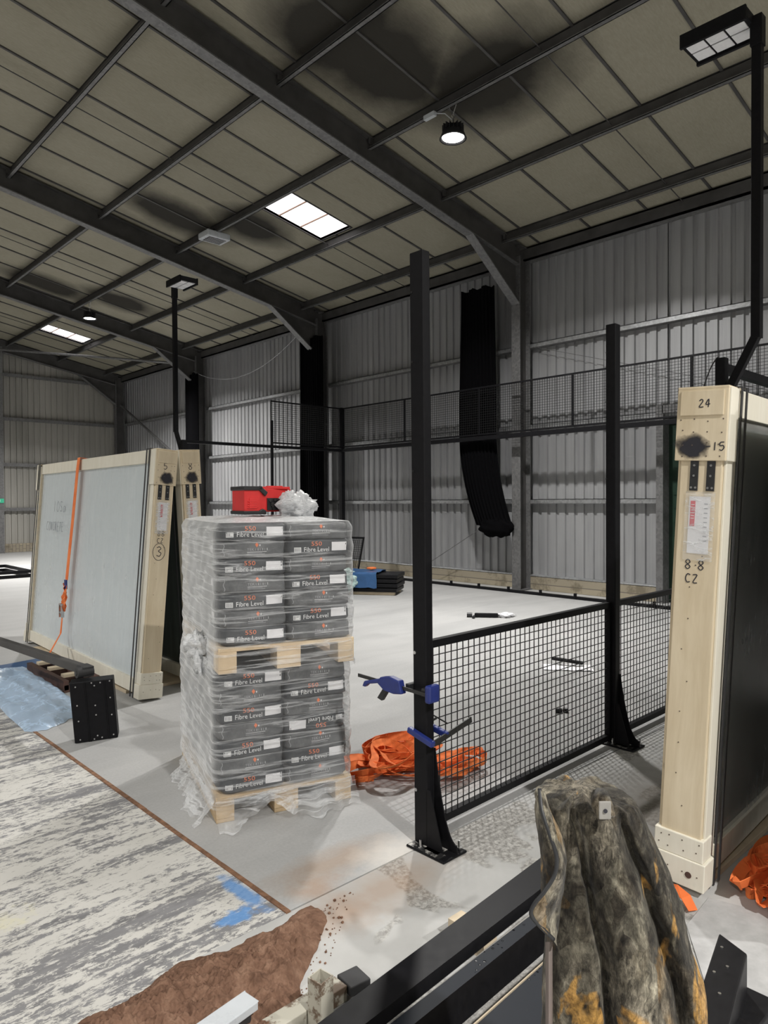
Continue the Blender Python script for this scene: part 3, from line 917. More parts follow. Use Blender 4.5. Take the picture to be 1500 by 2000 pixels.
court_post('court_post', 4.67, 2.55, 3.0, 'tall black steel post between the two low mesh panels', (.0, -.0), sx=.075, sy=.075)
court_post('court_post', 6.75, 2.6, 3.05, 'black post with cable on top, behind the right crate', plate=False, sx=.09, sy=.09)
b = MB(); b.box(10.95, 11.05, 13.05, 13.15, 0, 4.0, 'black')
tag(b.build('corner_post', bevel=.005), 'black corner post of the court at the back left, carrying two mesh bands', 'post')
b = MB(); b.box(8.95, 9.0, 13.07, 13.12, 0, 3.55, 'black')
tag(b.build('court_post', bevel=.004), 'slim black post behind the pallet stack and the red generator', 'post')
b = MB(); b.box(6.8, 6.9, 13.05, 13.15, 0, 3.0, 'black')
tag(b.build('court_post', bevel=.004), 'black post under the left light mast, behind the left crates', 'post')
b = MB(); b.box(10.95, 11.05, 2.55, 2.65, 0, 4.0, 'black')
tag(b.build('corner_post', bevel=.005), 'black corner post of the court hidden behind the right crate', 'post')

def mesh_panel(o, u, v, nu, nv, label, fr=.035, wr=.0022, group=None, lean=None):
    """steel frame of length u and height v filled with welded wire"""
    o, u, v = Vector(o), Vector(u), Vector(v)
    r = thing('mesh_panel', label, 'mesh panel', o, group=group)
    un, vn = u.normalized(), v.normalized(); nn = un.cross(vn) * fr
    b = MB()
    b.para(o - nn / 2, u, vn * fr, nn, 'black'); b.para(o + v - vn * fr - nn / 2, u, vn * fr, nn, 'black')
    b.para(o + vn * fr - nn / 2, un * fr * .6, v - 2 * vn * fr, nn, 'black'); b.para(o + u - un * fr * .6 + vn * fr - nn / 2, un * fr * .6, v - 2 * vn * fr, nn, 'black')
    b.build('frame', r, bevel=.002)
    b = MB(); b.wires(o + vn * fr * .9, u, v - vn * fr * 1.8, nu, nv, wr, 'wire')
    b.build('wire_mesh', r)
    return r
mesh_panel((2.635, 2.52, .035), (1.99, .04, 0), (0, 0, .985), 40, 19, 'low black mesh panel between the two tall posts', .04)
mesh_panel((4.715, 2.565, .035), (1.99, .03, 0), (0, 0, .985), 40, 19, 'low black mesh panel from the second post to behind the right crate', .04)
for i in range(5):
    y = 13.05 - 2.09 * i
    lab = ['high black mesh panel over the back wall, next to the corner post', 'high black mesh panel between the first post and the hanging black curtain', 'high black mesh panel crossing the middle black curtain and column',
           'high black mesh panel right of the near wall column', 'high black mesh panel above the right crate'][i]
    mesh_panel((11.0, y, 3.04), (0, -2.09, 0), (0, 0, .95), 40, 19, lab, .03, .003)
mesh_panel((8.95, 13.1, 3.04), (2.0, 0, 0), (0, 0, .95), 40, 19, 'high black mesh panel turning the corner above the generator', .03, .003)
def rail(p0, p1, w, h, label, name='top_rail'):
    b = MB(); b.beam(p0, p1, w, h, 'black')
    return tag(b.build(name, bevel=.004), label, 'rail')
rail((11.0, 13.05, 2.98), (11.0, 2.65, 2.98), .08, .08, 'black horizontal rail under the high mesh along the back wall')
rail((6.9, 13.1, 2.97), (10.95, 13.1, 2.97), .07, .06, 'black horizontal rail running from the left light mast to the corner')
rail((6.8, 2.6, 2.96), (10.95, 2.6, 2.96), .08, .08, 'black horizontal rail from the right light mast toward the wall')
# floor rails with brackets
r = thing('floor_rail', 'black floor rail with glass brackets along the back wall', 'rail', (11, 7.8, 0))
b = MB(); b.box(10.96, 11.04, 2.65, 13.05, 0, .05, 'black'); b.build('rail', r, bevel=.004)
y = 3.1
while y < 12.9:
    b = MB(); b.box(10.93, 10.97, y - .02, y + .02, .05, .11, 'black'); b.cyl((10.925, y, .085), .012, .01, 'black', axis=(1, 0, 0), n=8)
    b.build('bracket', r); y += .72
b = MB(); b.box(5.6, 10.95, 13.06, 13.14, 0, .05, 'black')
tag(b.build('floor_rail'), 'black floor rail along the left side of the court', 'rail')

# light masts
def mast(px, py, sgn, ztop, post_x, post_y, label, lean=0.0, headyaw=0.0):
    r = thing('light_mast', label, 'light mast', (px, py, 0))
    r.location.z = 2.6
    bot = V(px, py, 3.18)
    top = V(px + lean, py, ztop)
    b = MB(); b.beam(bot, top, .08, .08, 'black', (1, 0, 0)); b.build('pole', r, bevel=.005)
    b = MB(); b.beam(bot + V(0, 0, .03), V(post_x, post_y + sgn * .05, 2.72), .07, .07, 'black', (1, 0, 0)); b.build('sloping_arm', r, bevel=.004)
    hd = V(px + lean, py - sgn * .0, ztop)
    b = MB()
    # head reaches from the mast over the court
    c0 = hd + V(0, -sgn * .05, .0)
    def hb(mb, u0, u1, v0, v1, w0, w1, m):
        ax = V(0, -sgn, 0); ay = V(1, 0, 0)
        mb.para(c0 + ax * u0 + ay * v0 + V(0, 0, w0), ax * (u1 - u0), ay * (v1 - v0), V(0, 0, w1 - w0), m)
    hb(b, -.02, .56, -.19, .19, 0.0, .09, 'black'); hb(b, -.02, .56, -.2, -.17, -.03, .1, 'black'); hb(b, -.02, .56, .17, .2, -.03, .1, 'black')
    b.build('lamp_head', r, bevel=.004)
    for i in range(3):
        for j in range(2):
            q = MB(); hb(q, .02 + i * .175, .02 + i * .175 + .155, -.155 + j * .16, -.155 + j * .16 + .14, -.008, .001, 'flood_lens'); q.build('lens', r)
    b = MB(); hb(b, -.1, .0, -.05, .05, -.2, .06, 'black'); b.build('bracket', r, bevel=.004)
    return r
mast(6.85, 13.42, 1, 6.1, 6.85, 13.1, 'thin black light mast with six pane lamp head above the left crates')
mast(6.75, 2.3, -1, 5.95, 6.75, 2.6, 'tall black light mast with six pane lamp head at the right edge')
b = MB(); b.tube(sag((6.72, 2.62, 3.06), (6.55, 2.75, 2.5), -.1, 10) , .006, 'wire', 6)
tag(b.build('mast_cable'), 'black cable curling from the top of the post behind the right crate', 'cable')

# curtains
def curtain(x, y0, y1, zt, zb, label, drift=0.0, gather=0.0):
    r = thing('curtain', label, 'curtain', (x, (y0 + y1) / 2, zb))
    yc, hw = (y0 + y1) / 2, (y1 - y0) / 2
    def fn(u, v):
        a = 2 * PI * u
        z = zt + (zb - zt) * v
        k = 1 + gather * (.25 * math.sin(v * 2.4) - .15 * v)
        dy = drift * max(0, v - .6) ** 2 * 6.2
        s = math.cos(a)
        fold = .02 * math.sin(s * 34 + 2 * math.sin(v * 2)) + .012 * math.sin(s * 71 + v * 4)
        yy = yc + dy + hw * k * s
        xx = x + .07 * math.sin(a) + fold * (1 if math.sin(a) < 0 else .3)
        return (xx, yy, z + .03 * math.sin(s * 9) * (v < .01))
    b = MB(); b.grid(fn, 260, 50, 'curtain', True); b.build('cloth', r, True)
    return r, fn
curtain(11.2, 20.42, 21.2, 5.85, .4, 'tall black curtain at the far wall column behind the left crates')
curtain(11.2, 14.06, 15.0, 5.95, .4, 'tall black curtain hanging behind the red generator')
r, fn = curtain(11.22, 8.66, 9.52, 6.0, 1.25, 'black curtain tied at its foot, hanging right of the nearest post', -.42, .5)
b = MB()
def knot(u, v):
    a = 2 * PI * u; p = PI * v
    q = V(math.cos(a) * math.sin(p), math.sin(a) * math.sin(p), math.cos(p))
    k = 1 + .25 * fbm(q * 2.5)
    return (11.22 + .13 * q.x * k, 8.62 + .40 * q.y * k, 1.22 + .2 * q.z * k)
b.grid(knot, 30, 16, 'curtain', True)
b.build('knotted_foot', r, True)
cable('curtain_rope', [(11.2, 8.98, 1.2), (11.3, 10.7, .3)], .007, 'galv_dull', 'thin cord running from the knotted curtain foot down to the floor', 'rope')

# ================================================================ GLASS CRATES
def crate(o, lx, ty, lean, Lg, Hc, T, pane, label, marks, s=1, low=.0, thin=False):
    """o: bottom corner on the glass side; lx: direction of the length; ty: direction of the thickness"""
    lx, ty = Vector(lx).normalized(), Vector(ty).normalized()
    up = V(0, 0, 1)
    m3 = Matrix((lx, lx.cross(V(0, 0, 1)) * -1, up)).transposed()      # local frame
    yv = up.cross(lx)
    m3 = Matrix((lx, yv, up)).transposed()
    mt = Matrix.Translation(o) @ m3.to_4x4() @ Matrix.Rotation(lean, 4, 'X')
    sg = 1 if yv.dot(ty) > 0 else -1
    r = thing('glass_crate', label, 'crate', mtx=mt)
    def bx(mb, x0, x1, y0, y1, z0, z1, m):
        mb.box(x0, x1, min(y0 * sg, y1 * sg), max(y0 * sg, y1 * sg), z0, z1, m)
    pw = .16
    for xs in (0, Lg):
        d = 1 if xs == 0 else -1
        xa = lambda q: xs + d * q
        def B(mb, x0, x1, *a): bx(mb, min(xa(x0), xa(x1)), max(xa(x0), xa(x1)), *a)
        b = MB(); B(b, .012, pw, .012, T - .012, .02, Hc - .02, 'crate_wood'); B(b, 0, .014, .012, T - .018, .1, Hc - .3, 'crate_wood')
        B(b, .02, pw - .03, 0, .012, .03, Hc - .02, 'crate_white'); B(b, .02, pw, T - .012, T, .03, Hc - .02, 'crate_wood')
        b.build('end_post', r, world=False, bevel=.003)
        b = MB(); B(b, -.012, .004, -.004, T + .006, Hc - .315, Hc - .005, 'crate_wood'); B(b, -.004, .10, -.012, 0, Hc - .315, Hc - .0, 'crate_white')
        B(b, -.02, -.010, .012, T - .01, Hc - .12, Hc - .012, 'crate_wood')
        B(b, -.012, .16, -.004, T + .006, Hc - .006, Hc + .006, 'crate_wood')
        b.build('top_block', r, world=False, bevel=.003)
        b = MB(); B(b, -.018, .11, -.018, T + .012, 0, .125, 'crate_white'); B(b, -.012, .09, -.006, T + .006, .125, .225, 'crate_white')
        b.build('foot_block', r, world=False, bevel=.004)
    b = MB(); bx(b, pw, Lg - pw, 0, T, Hc - .12, Hc, 'crate_white'); b.build('top_rail', r, world=False, bevel=.003)
    b = MB(); bx(b, pw, Lg - pw, 0, T, .03, .15, 'crate_white'); b.build('bottom_rail', r, world=False, bevel=.003)
    b = MB(); bx(b, pw - .01, Lg - pw + .01, .03, T - .03, .14, Hc - .11, pane)
    b.build('glass_pane', r, world=False)
    if not thin:
        b = MB()
        n_ = 40
        b.grid(lambda u, v: (pw - .02 + u * (Lg - 2 * pw + .04), sg * (.014 + .006 * fbm((u * 9, v * 5, .3 * v))), .12 + v * (Hc - .20)), 60, 40, 'film_cover')
        b.build('film_cover', r, True, world=False)
    for x in ((pw + .005, pw - .06) if not thin else (pw,)):
        for xs in (x, Lg - x):
            b = MB()
            bx(b, xs - .009, xs + .009, -.022, -.017, -.004, Hc + .008, 'rubber'); bx(b, xs - .009, xs + .009, T + .012, T + .015, -.004, Hc + .008, 'rubber')
            bx(b, xs - .009, xs + .009, -.022, T + .015, Hc + .006, Hc + .01, 'rubber')
            b.build('banding', r, world=False)
    # hinge straps with bright screws
    for yy in (.055, .125):
        b = MB(); bx(b, -.006, .001, yy - .017, yy + .017, Hc - .445, Hc - .31, 'plastic_black')
        hs = b.build('steel_strap', r, world=False)
        b = MB()
        for zz in (Hc - .335, Hc - .38):
            b.cyl((-.006, yy * sg, zz), .005, .003, 'chrome', axis=(-1, 0, 0), n=8)
        for dy in (-.009, .009):
            b.cyl((-.006, (yy + dy) * sg, Hc - .432), .005, .003, 'chrome', axis=(-1, 0, 0), n=8)
        b.build('screw', hs, world=False)
    # nails
    b = MB()
    for zz in (Hc - .14, Hc - .19, Hc - .245, Hc - .295, .07, .16, .2):
        for yy in (.02, .08, .14, T - .02):
            xx = -.012 if zz > 1 else (-.018 if zz < .12 else -.012)
            b.cyl((xx, (yy + random.uniform(-.008, .008)) * sg, zz + random.uniform(-.008, .008)), .0032, .0015, 'crate_nail', axis=(-1, 0, 0), n=6)
    for k in range(9):
        b.cyl((-.0, (.05 + random.random() * .1) * sg, .35 + k * .14), .003, .0015, 'crate_nail', axis=(-1, 0, 0), n=6)
    b.build('nails', r, world=False)
    # address label in its clear pouch
    lw0 = .058
    b = MB(); bx(b, -.0025, 0, .05, .14, Hc - .72, Hc - .47, 'paper')
    lb = b.build('paper_label', r, world=False)
    b = MB()
    if sg > 0: ya = .113
    else: ya = -.073
    bx(b, -.0035, -.0025, min(abs(ya), abs(ya) + .02), abs(ya) + .02, Hc - .60, Hc - .49, 'red_print')
    rt = V(0, -1, 0)
    for k in range(9):
        bx(b, -.0036, -.0026, .06, .075, Hc - .50 - k * .02, Hc - .503 - k * .02, 'grey_ink')
    for k in range(6):
        bx(b, -.0042, -.0035, abs(ya) + .003, abs(ya) + .017, Hc - .505 - k * .012, Hc - .508 - k * .012, 'paper')
    b.build('printing', lb, world=False)
    b = MB()
    b.grid(lambda u, v: (-.006 - .002 * fbm((u * 4, v * 8, 1)), sg * (.03 + u * .125), Hc - .75 + v * .30), 12, 20, 'film_thin')
    b.build('label_pouch', r, True, world=False)
    # spray mark
    def spray(yc, zc, ry, rz):
        me = bpy.data.meshes.new('spray_mark')
        q = [(-.0128, (yc - ry), zc - rz), (-.0128, (yc + ry), zc - rz), (-.0128, (yc + ry), zc + rz), (-.0128, (yc - ry), zc + rz)]
        me.from_pydata(q, [], [(3, 2, 1, 0)])
        uv = me.uv_layers.new()
        for li, c in zip(range(4), [(0, 1), (1, 1), (1, 0), (0, 0)]):
            uv.data[li].uv = c
        me.materials.append(M['spray'])
        o_ = bpy.data.objects.new('spray_mark', me); COL.objects.link(o_); o_.parent = r
    spray(marks.get('spray', .1) * sg, Hc - .255, .085, .07)
    b = MB()
    def yv_(u): return (T - u) * sg if sg > 0 else -u      # left edge of the end face as seen
    for (txt, u, z, h, pen) in marks['ink']:
        scrawl(b, txt, h, (-.0212 if z > Hc - .13 else (-.0135 if z > Hc - .33 else -.0015), yv_(u), z), (0, -1, 0), (0, 0, 1), (-1, 0, 0), 'ink', pen)
    if marks.get('ring'):
        u, z, rr = marks['ring']
        pts = [(-.0015, yv_(u) + rr * .75 * math.cos(a), z + rr * math.sin(a)) for a in [2 * PI * k / 24 for k in range(25)]]
        b.ribbon(pts, [V(0, math.cos(a), math.sin(a)) for a in [2 * PI * k / 24 for k in range(25)]], .004, 'ink', .001)
    b.build('handwriting', r, world=False)
    if marks.get('hole'):
        b = MB(); b.cyl((-.0185, .05 * sg, .06), .014, .002, 'rusty', axis=(-1, 0, 0), n=18); b.build('bolt_hole', r, world=False)
    return r, mt, sg

HC = 2.2
def mk(n5, side15=True, num=None, ring=False):
    l = [('8.8' if ring is False else '88', .06, 1.28 if not ring else 1.24, .045, .005), ('CZ', .065, 1.18 if not ring else 1.15, .045, .005)]
    return l
c1, m1, s1 = crate((2.66, 5.93, .03), (.035, 1, 0), (1, 0, 0), math.radians(4.7), 3.55, HC, .19, 'pane_pale',
                   'large glass crate strapped with orange webbing, left of the pallet stack',
                   dict(ink=[('5', .07, HC - .175, .055, .005), ('88', .06, 1.43, .045, .004), ('CZ', .06, 1.37, .04, .004), ('3', .06, 1.25, .085, .006)], ring=(.085, 1.29, .075), spray=.105), -1)
c2, m2, s2 = crate((3.235, 6.04, .03), (.02, 1, 0), (1, 0, 0), math.radians(-3.0), 3.55, HC, .19, 'pane_dark',
                   'glass crate marked 8 leaning behind the strapped crate', dict(ink=[('8', .07, HC - .18, .065, .005)], spray=.1), -1, thin=True)
a3 = math.radians(2.5)
c3, m3, s3 = crate((3.115, 1.285, .03), (math.cos(a3), math.sin(a3), 0), (-math.sin(a3), math.cos(a3), 0), math.radians(3.0), 3.3, HC, .205, 'pane_dark',
                   'tall glass crate marked 8.8 at the right, beside the camouflage jacket',
                   dict(ink=[('24', .09, HC - .085, .034, .004), ('-15', .125, HC - .27, .035, .004), ('8.8', .06, 1.41, .042, .004), ('CZ', .065, 1.35, .038, .004)], spray=.14, hole=True), 1)
c4, m4, s4 = crate((3.14, .93, .03), (math.cos(a3), math.sin(a3), 0), (math.sin(a3), -math.cos(a3), 0), math.radians(-2.0), 3.3, HC, .19, 'pane_dark',
                   'glass crate cut off by the right edge of the photo', dict(ink=[], spray=.1), -1, thin=True)
# writing on the pale glass (faint marker under the film)
b = MB()
for (t_, x, z, h) in (('10Sa', 2.72, 1.62, .12), ('CONCRETE', 2.93, 1.40, .1)):
    # on the -X face of crate 1; reading direction is toward the near end (local -x)
    b = MB(); scrawl(b, t_, h, (x, .026, z), (-1, 0, 0), (0, 0, 1), (0, 1, 0), 'grey_ink', .006, .75 if t_ != 'CONCRETE' else .6)
    b.build('handwriting', c1, world=False)

# ratchet strap over crate one
def W1(x, y, z): return m1 @ V(x, y, z)
r = thing('ratchet_strap', 'orange ratchet strap running over the large left crate', 'strap', (2.6, 8.1, .0))
b = MB()
xs = 1.98
nrm = (m1.to_3x3() @ V(1, 0, 0))
pts = [W1(xs, -.19, HC - .3), W1(xs, -.19, HC + .012), W1(xs, .02, HC + .016), W1(xs, .026, HC - .1), W1(xs + .02, .032, 1.5), W1(xs + .05, .034, 1.1), W1(xs + .06, .036, .88)]
b.ribbon(pts, [nrm] * len(pts), .085, 'strap', .003)
b.build('webbing', r)
b = MB(); p = W1(xs + .06, .045, .82); b.para(p + V(-.01, -.035, -.04), (.02, 0, 0), (0, .05, 0), (0, 0, .1), 'blue_plastic'); b.build('blue_tag', r, bevel=.003)
b = MB()
for k, (dx, w) in enumerate(((0, .05), (.03, .04), (-.02, .04))):
    pts = [W1(xs + .06 + dx + .01 * math.sin(i * 1.7 + k), .045 + .012 * math.sin(i * 2.1 + k * 2), .84 - i * .05) for i in range(7)]
    b.ribbon(pts, [nrm + V(.8 * math.sin(i + k), 0, 0) for i in range(7)], w, 'strap', .003)
pts = [W1(xs + .07, .05, .50), W1(xs + .05, .06, .3), V(2.42, 7.62, .12)]
b.ribbon(pts, [nrm] * 3, .03, 'strap', .003)
b.build('loose_webbing', r)
b = MB()
p = W1(xs + .07, .06, .55)
for dy in (-.03, .03):
    b.para(p + V(-.02, dy, -.08), (.035, 0, 0), (0, .005, 0), (0, 0, .15), 'chrome')
b.cyl(p + V(-.0, -.035, -.03), .016, .07, 'chrome', axis=(0, 1, 0), n=12); b.cyl(p + V(-.0, -.035, .05), .010, .07, 'chrome', axis=(0, 1, 0), n=12)
b.build('ratchet', r)

# brown steel bearer frame lying in front of the crate
r = thing('steel_cradle', 'rusty brown steel cradle on the floor in front of the large crate', 'frame', (2.46, 7.22, 0), PI / 2)
b = MB()
for yy in (-.14, .14):
    b.box(-.5, .55, yy - .025, yy + .025, .02, .11, 'rusty')
for xx in (-.5, -.15, .2, .5):
    b.box(xx, xx + .05, -.16, .16, .0, .07, 'rusty')
b.build('steel_frame', r, world=False, bevel=.003)
for xx in (-.38, 0, .32):
    b = MB(); b.box(xx, xx + .08, -.1, .12, .111, .14, 'tan_wood'); b.build('packing_block', r, world=False, bevel=.003)
b = MB(); b.box(2.7, 3.4, 6.3, 9.0, .0, .028, 'tan_wood')
tag(b.build('bearer_board', bevel=.003), 'flat timber bearers under the left pair of crates', 'board')
b = MB(); b.box(3.3, 6.2, 1.30, 1.47, .0, .028, 'tan_wood')
tag(b.build('bearer_board', bevel=.003), 'flat timber bearer under the right crate', 'board')

# ================================================================ PALLET STACK
PO = V(1.95, 3.40, 0); PRZ = math.atan2(-.32, .95)
PX = V(math.cos(PRZ), math.sin(PRZ), 0); PY = V(-math.sin(PRZ), math.cos(PRZ), 0)
PW, PL = .79, 1.16
def pallet(o, rz, label, m, group=None):
    r = thing('pallet', label, 'pallet', o, rz, group)
    for i, y in enumerate([0, .235, .47, .705, .94]):
        b = MB(); b.box(0, PW, y, y + .1 + .11 * (i % 2 == 0), .118, .14, m); b.build('deck_board', r, world=False, bevel=.003)
    for x in (0, PW / 2 - .07, PW - .10):
        b = MB(); b.box(x, x + (.1 if x != PW / 2 - .07 else .14), 0, PL, .098, .118, m); b.build('stringer_board', r, world=False, bevel=.002)
        for y in (0, PL / 2 - .07, PL - .14):
            b = MB(); b.box(x, x + (.1 if x != PW / 2 - .07 else .14), y, y + .14, .02, .098, m); b.build('block', r, world=False, bevel=.004)
        b = MB(); b.box(x, x + (.1 if x != PW / 2 - .07 else .14), 0, PL, 0, .02, m); b.build('bottom_board', r, world=False, bevel=.003)
    return r
pallet(PO, PRZ, 'worn wooden pallet on the floor carrying the sack stack', 'pallet')
ZB = .143; LH = .0955; NL = 7
ZU = ZB + NL * LH + .004
UP0 = PO + PX * .015 - PY * .02
pallet(UP0 + V(0, 0, ZU), PRZ, 'pale pallet halfway up, between the two loads of sacks', 'pallet_pale')
ZU2 = ZU + .143

def bag_mesh(kind, seed, upside=False, side=False):
    rnd = random.Random(seed)
    bm = bmesh.new()
    bmesh.ops.create_cube(bm, size=2)
    bmesh.ops.subdivide_edges(bm, edges=bm.edges[:], cuts=11, use_grid_fill=True)
    hx, hy, hz = .189, .285, .0545
    vs = []
    for v in bm.verts:
        p = v.co
        k = 10.0
        d = (abs(p.x) ** k + abs(p.y) ** k + abs(p.z) ** k) ** (1 / k)
        q = p / d
        # pinched ends like a filled sack
        pin = 1 - .3 * max(0, abs(p.x) - .6) ** 2 - .1 * max(0, abs(p.y) - .6) ** 2
        x, y, z = q.x * hx, q.y * hy, q.z * hz * pin
        s = V(x * 9 + seed * 3.1, y * 9, z * 16)
        x += .006 * fbm(s); y += .007 * fbm(s + V(9, 0, 0)); z += .007 * fbm(s * .7 + V(0, 7, 0))
        v.co = (x, y, z)
    me = bpy.data.meshes.new('sack')
    bm.to_mesh(me); bm.free()
    me.polygons.foreach_set('use_smooth', [True] * len(me.polygons))
    tree = BVHTree.FromPolygons([v.co for v in me.vertices], [tuple(p.vertices) for p in me.polygons])
    mb = MB(); mb.v = [tuple(v.co) for v in me.vertices]; mb.f = [tuple(p.vertices) for p in me.polygons]
    mb.mat('bag' if kind == 'F' else 'bag_grey'); mb.mi = [0] * len(mb.f)
    nb = len(mb.f)
    pr = MB()
    st = MB()
    def q(mb2, x0, x1, z0, z1, m, n=6):
        mb2.grid(lambda u, v: (x0 + (x1 - x0) * u, 0, z0 + (z1 - z0) * v), n, 3, m)
    if kind == 'F':
        q(pr, -.160, -.120, -.026, .002, 'print_white')
        for i in range(5):
            pr.grid(lambda u, v, i=i: (-.156 + i * .0072 + .0025 * u, -.0004, -.023 + .022 * v), 1, 1, 'ink')
        put_text(pr, '550', .024, (-.058, 0, .010), (1, 0, 0), (0, 0, 1), 'print_orange', width=.062)
        put_text(pr, 'Fibre Level', .026, (-.102, 0, -.023), (1, 0, 0), (0, 0, 1), 'print_white', width=.150)
        q(st, .064, .160, -.020, .030, 'paper')
    else:
        put_text(pr, 'TEK', .015, (-.04, 0, -.006), (1, 0, 0), (0, 0, 1), 'print_grey', width=.04)
        for i in range(6):
            q(pr, .006 + i * .013, .008 + i * .013 + .003 * (i % 2), -.006, .007, 'print_grey', 1)
        pr.prism([(0, 0), (.010, .015), (.0, .028), (-.010, .015)], (.015, 0, .012), (1, 0, 0), (0, 0, 1), (0, .0001, 0), 'print_orange')
        pr.prism([(0, 0), (.004, .008), (.0, .014), (-.004, .008)], (.032, 0, .016), (1, 0, 0), (0, 0, 1), (0, .0001, 0), 'print_white')
        for i, wd in enumerate((.11, .085, .1)):
            pr.grid(lambda u, v, i=i, wd=wd: (-.04 + wd * u, 0, -.014 - i * .006 + .0022 * v), 8, 1, 'print_white' if i == 0 else 'print_grey')
        # folded flap edge at the left or right
        pr.grid(lambda u, v: (-.168 + .003 * u + .004 * math.sin(v * 9), 0, -.032 + .064 * v), 1, 8, 'print_grey')
    def conform(mb2, off):
        out = []
        for (x, y, z) in mb2.v:
            h = tree.ray_cast(V(x, -1, z), V(0, 1, 0))
            yy = (h[0].y if h[0] is not None else -hy) - off + y
            out.append((x, yy, z))
        mb2.v = out
    conform(pr, .0012); conform(st, .002)
    if upside:
        pr.v = [(-x, y, -z) for x, y, z in pr.v]; st.v = [(-x, y, -z) for x, y, z in st.v]
        mb.v = [(-x, y, -z) for x, y, z in mb.v]
        mb.f = mb.f
    o0 = len(mb.v)
    for m in pr.mats: mb.mat(m)
    mb.v += pr.v; mb.f += [tuple(i + o0 for i in f) for f in pr.f]; mb.mi += [mb.mat(pr.mats[k]) for k in pr.mi]
    if side:
        # sticker low on the long side
        s2 = MB()
        s2.grid(lambda u, v: (0, -.12 + .07 * u, -.02 + .045 * v), 4, 3, 'paper')
        s2.v = [((tree.ray_cast(V(-1, y, z), V(1, 0, 0))[0] or V(-hx, 0, 0)).x - .002, y, z) for x, y, z in s2.v]
        st.add(s2.v, s2.f, 'paper')
    def tomesh(m_, nm, smooth_n):
        me2 = bpy.data.meshes.new(nm)
        me2.from_pydata(m_.v, [], m_.f)
        for x in m_.mats: me2.materials.append(M[x])
        me2.polygons.foreach_set('material_index', m_.mi)
        me2.polygons.foreach_set('use_smooth', [i < smooth_n for i in range(len(m_.f))])
        me2.update()
        return me2
    return tomesh(mb, 'cement_sack', nb), (tomesh(st, 'sticker', 0) if st.v else None)
VAR = {}
for kd in 'FT':
    for sd in range(3):
        for sde in (0, 1):
            VAR[kd, sd, sde, 0] = bag_mesh(kd, sd + 1, False, bool(sde))
VAR['F', 1, 0, 1] = bag_mesh('F', 5, True, False)
ORD = ['bottom', 'second', 'third', 'fourth', 'fifth', 'sixth', 'top']
for load in (0, 1):
    z0 = ZB if load == 0 else ZU2
    org = PO if load == 0 else UP0
    for l in range(NL):
        for cx in (0, 1):
            for cy in (0, 1):
                kd = 'F' if (l + cx) % 2 == 0 else 'T'
                sd = (l * 2 + cx * 3 + cy + load) % 3
                ups = 1 if (load == 0 and cx == 1 and l == 3 and cy == 0) else 0
                me, st = VAR[('F', 1, 0, 1)] if ups else VAR[kd, sd, 1 if (cx == 0 and cy == 0 and l % 2 == 1) else 0, 0]
                c = org + PX * (.205 + cx * .38 + random.uniform(-.008, .008)) + PY * (.295 + cy * .575 + random.uniform(-.006, .006)) + V(0, 0, z0 + LH * (l + .5) + .002)
                o = bpy.data.objects.new('cement_sack', me); COL.objects.link(o)
                o.location = c
                o.rotation_euler = (0, random.uniform(-.015, .015), PRZ + random.uniform(-.012, .012))
                tag(o, '%s sack of %s load, %s column, %s row%s' % (ORD[l], 'lower' if load == 0 else 'upper', 'left' if cx == 0 else 'right', 'front' if cy == 0 else 'rear',
                    ', printed Fibre Level' if kd == 'F' and cy == 0 else (', grey face with small logo' if cy == 0 else '')), 'sack', 'grey cement sacks on the pallets')
                if st:
                    c_ = bpy.data.objects.new('sticker', st); COL.objects.link(c_); c_.parent = o
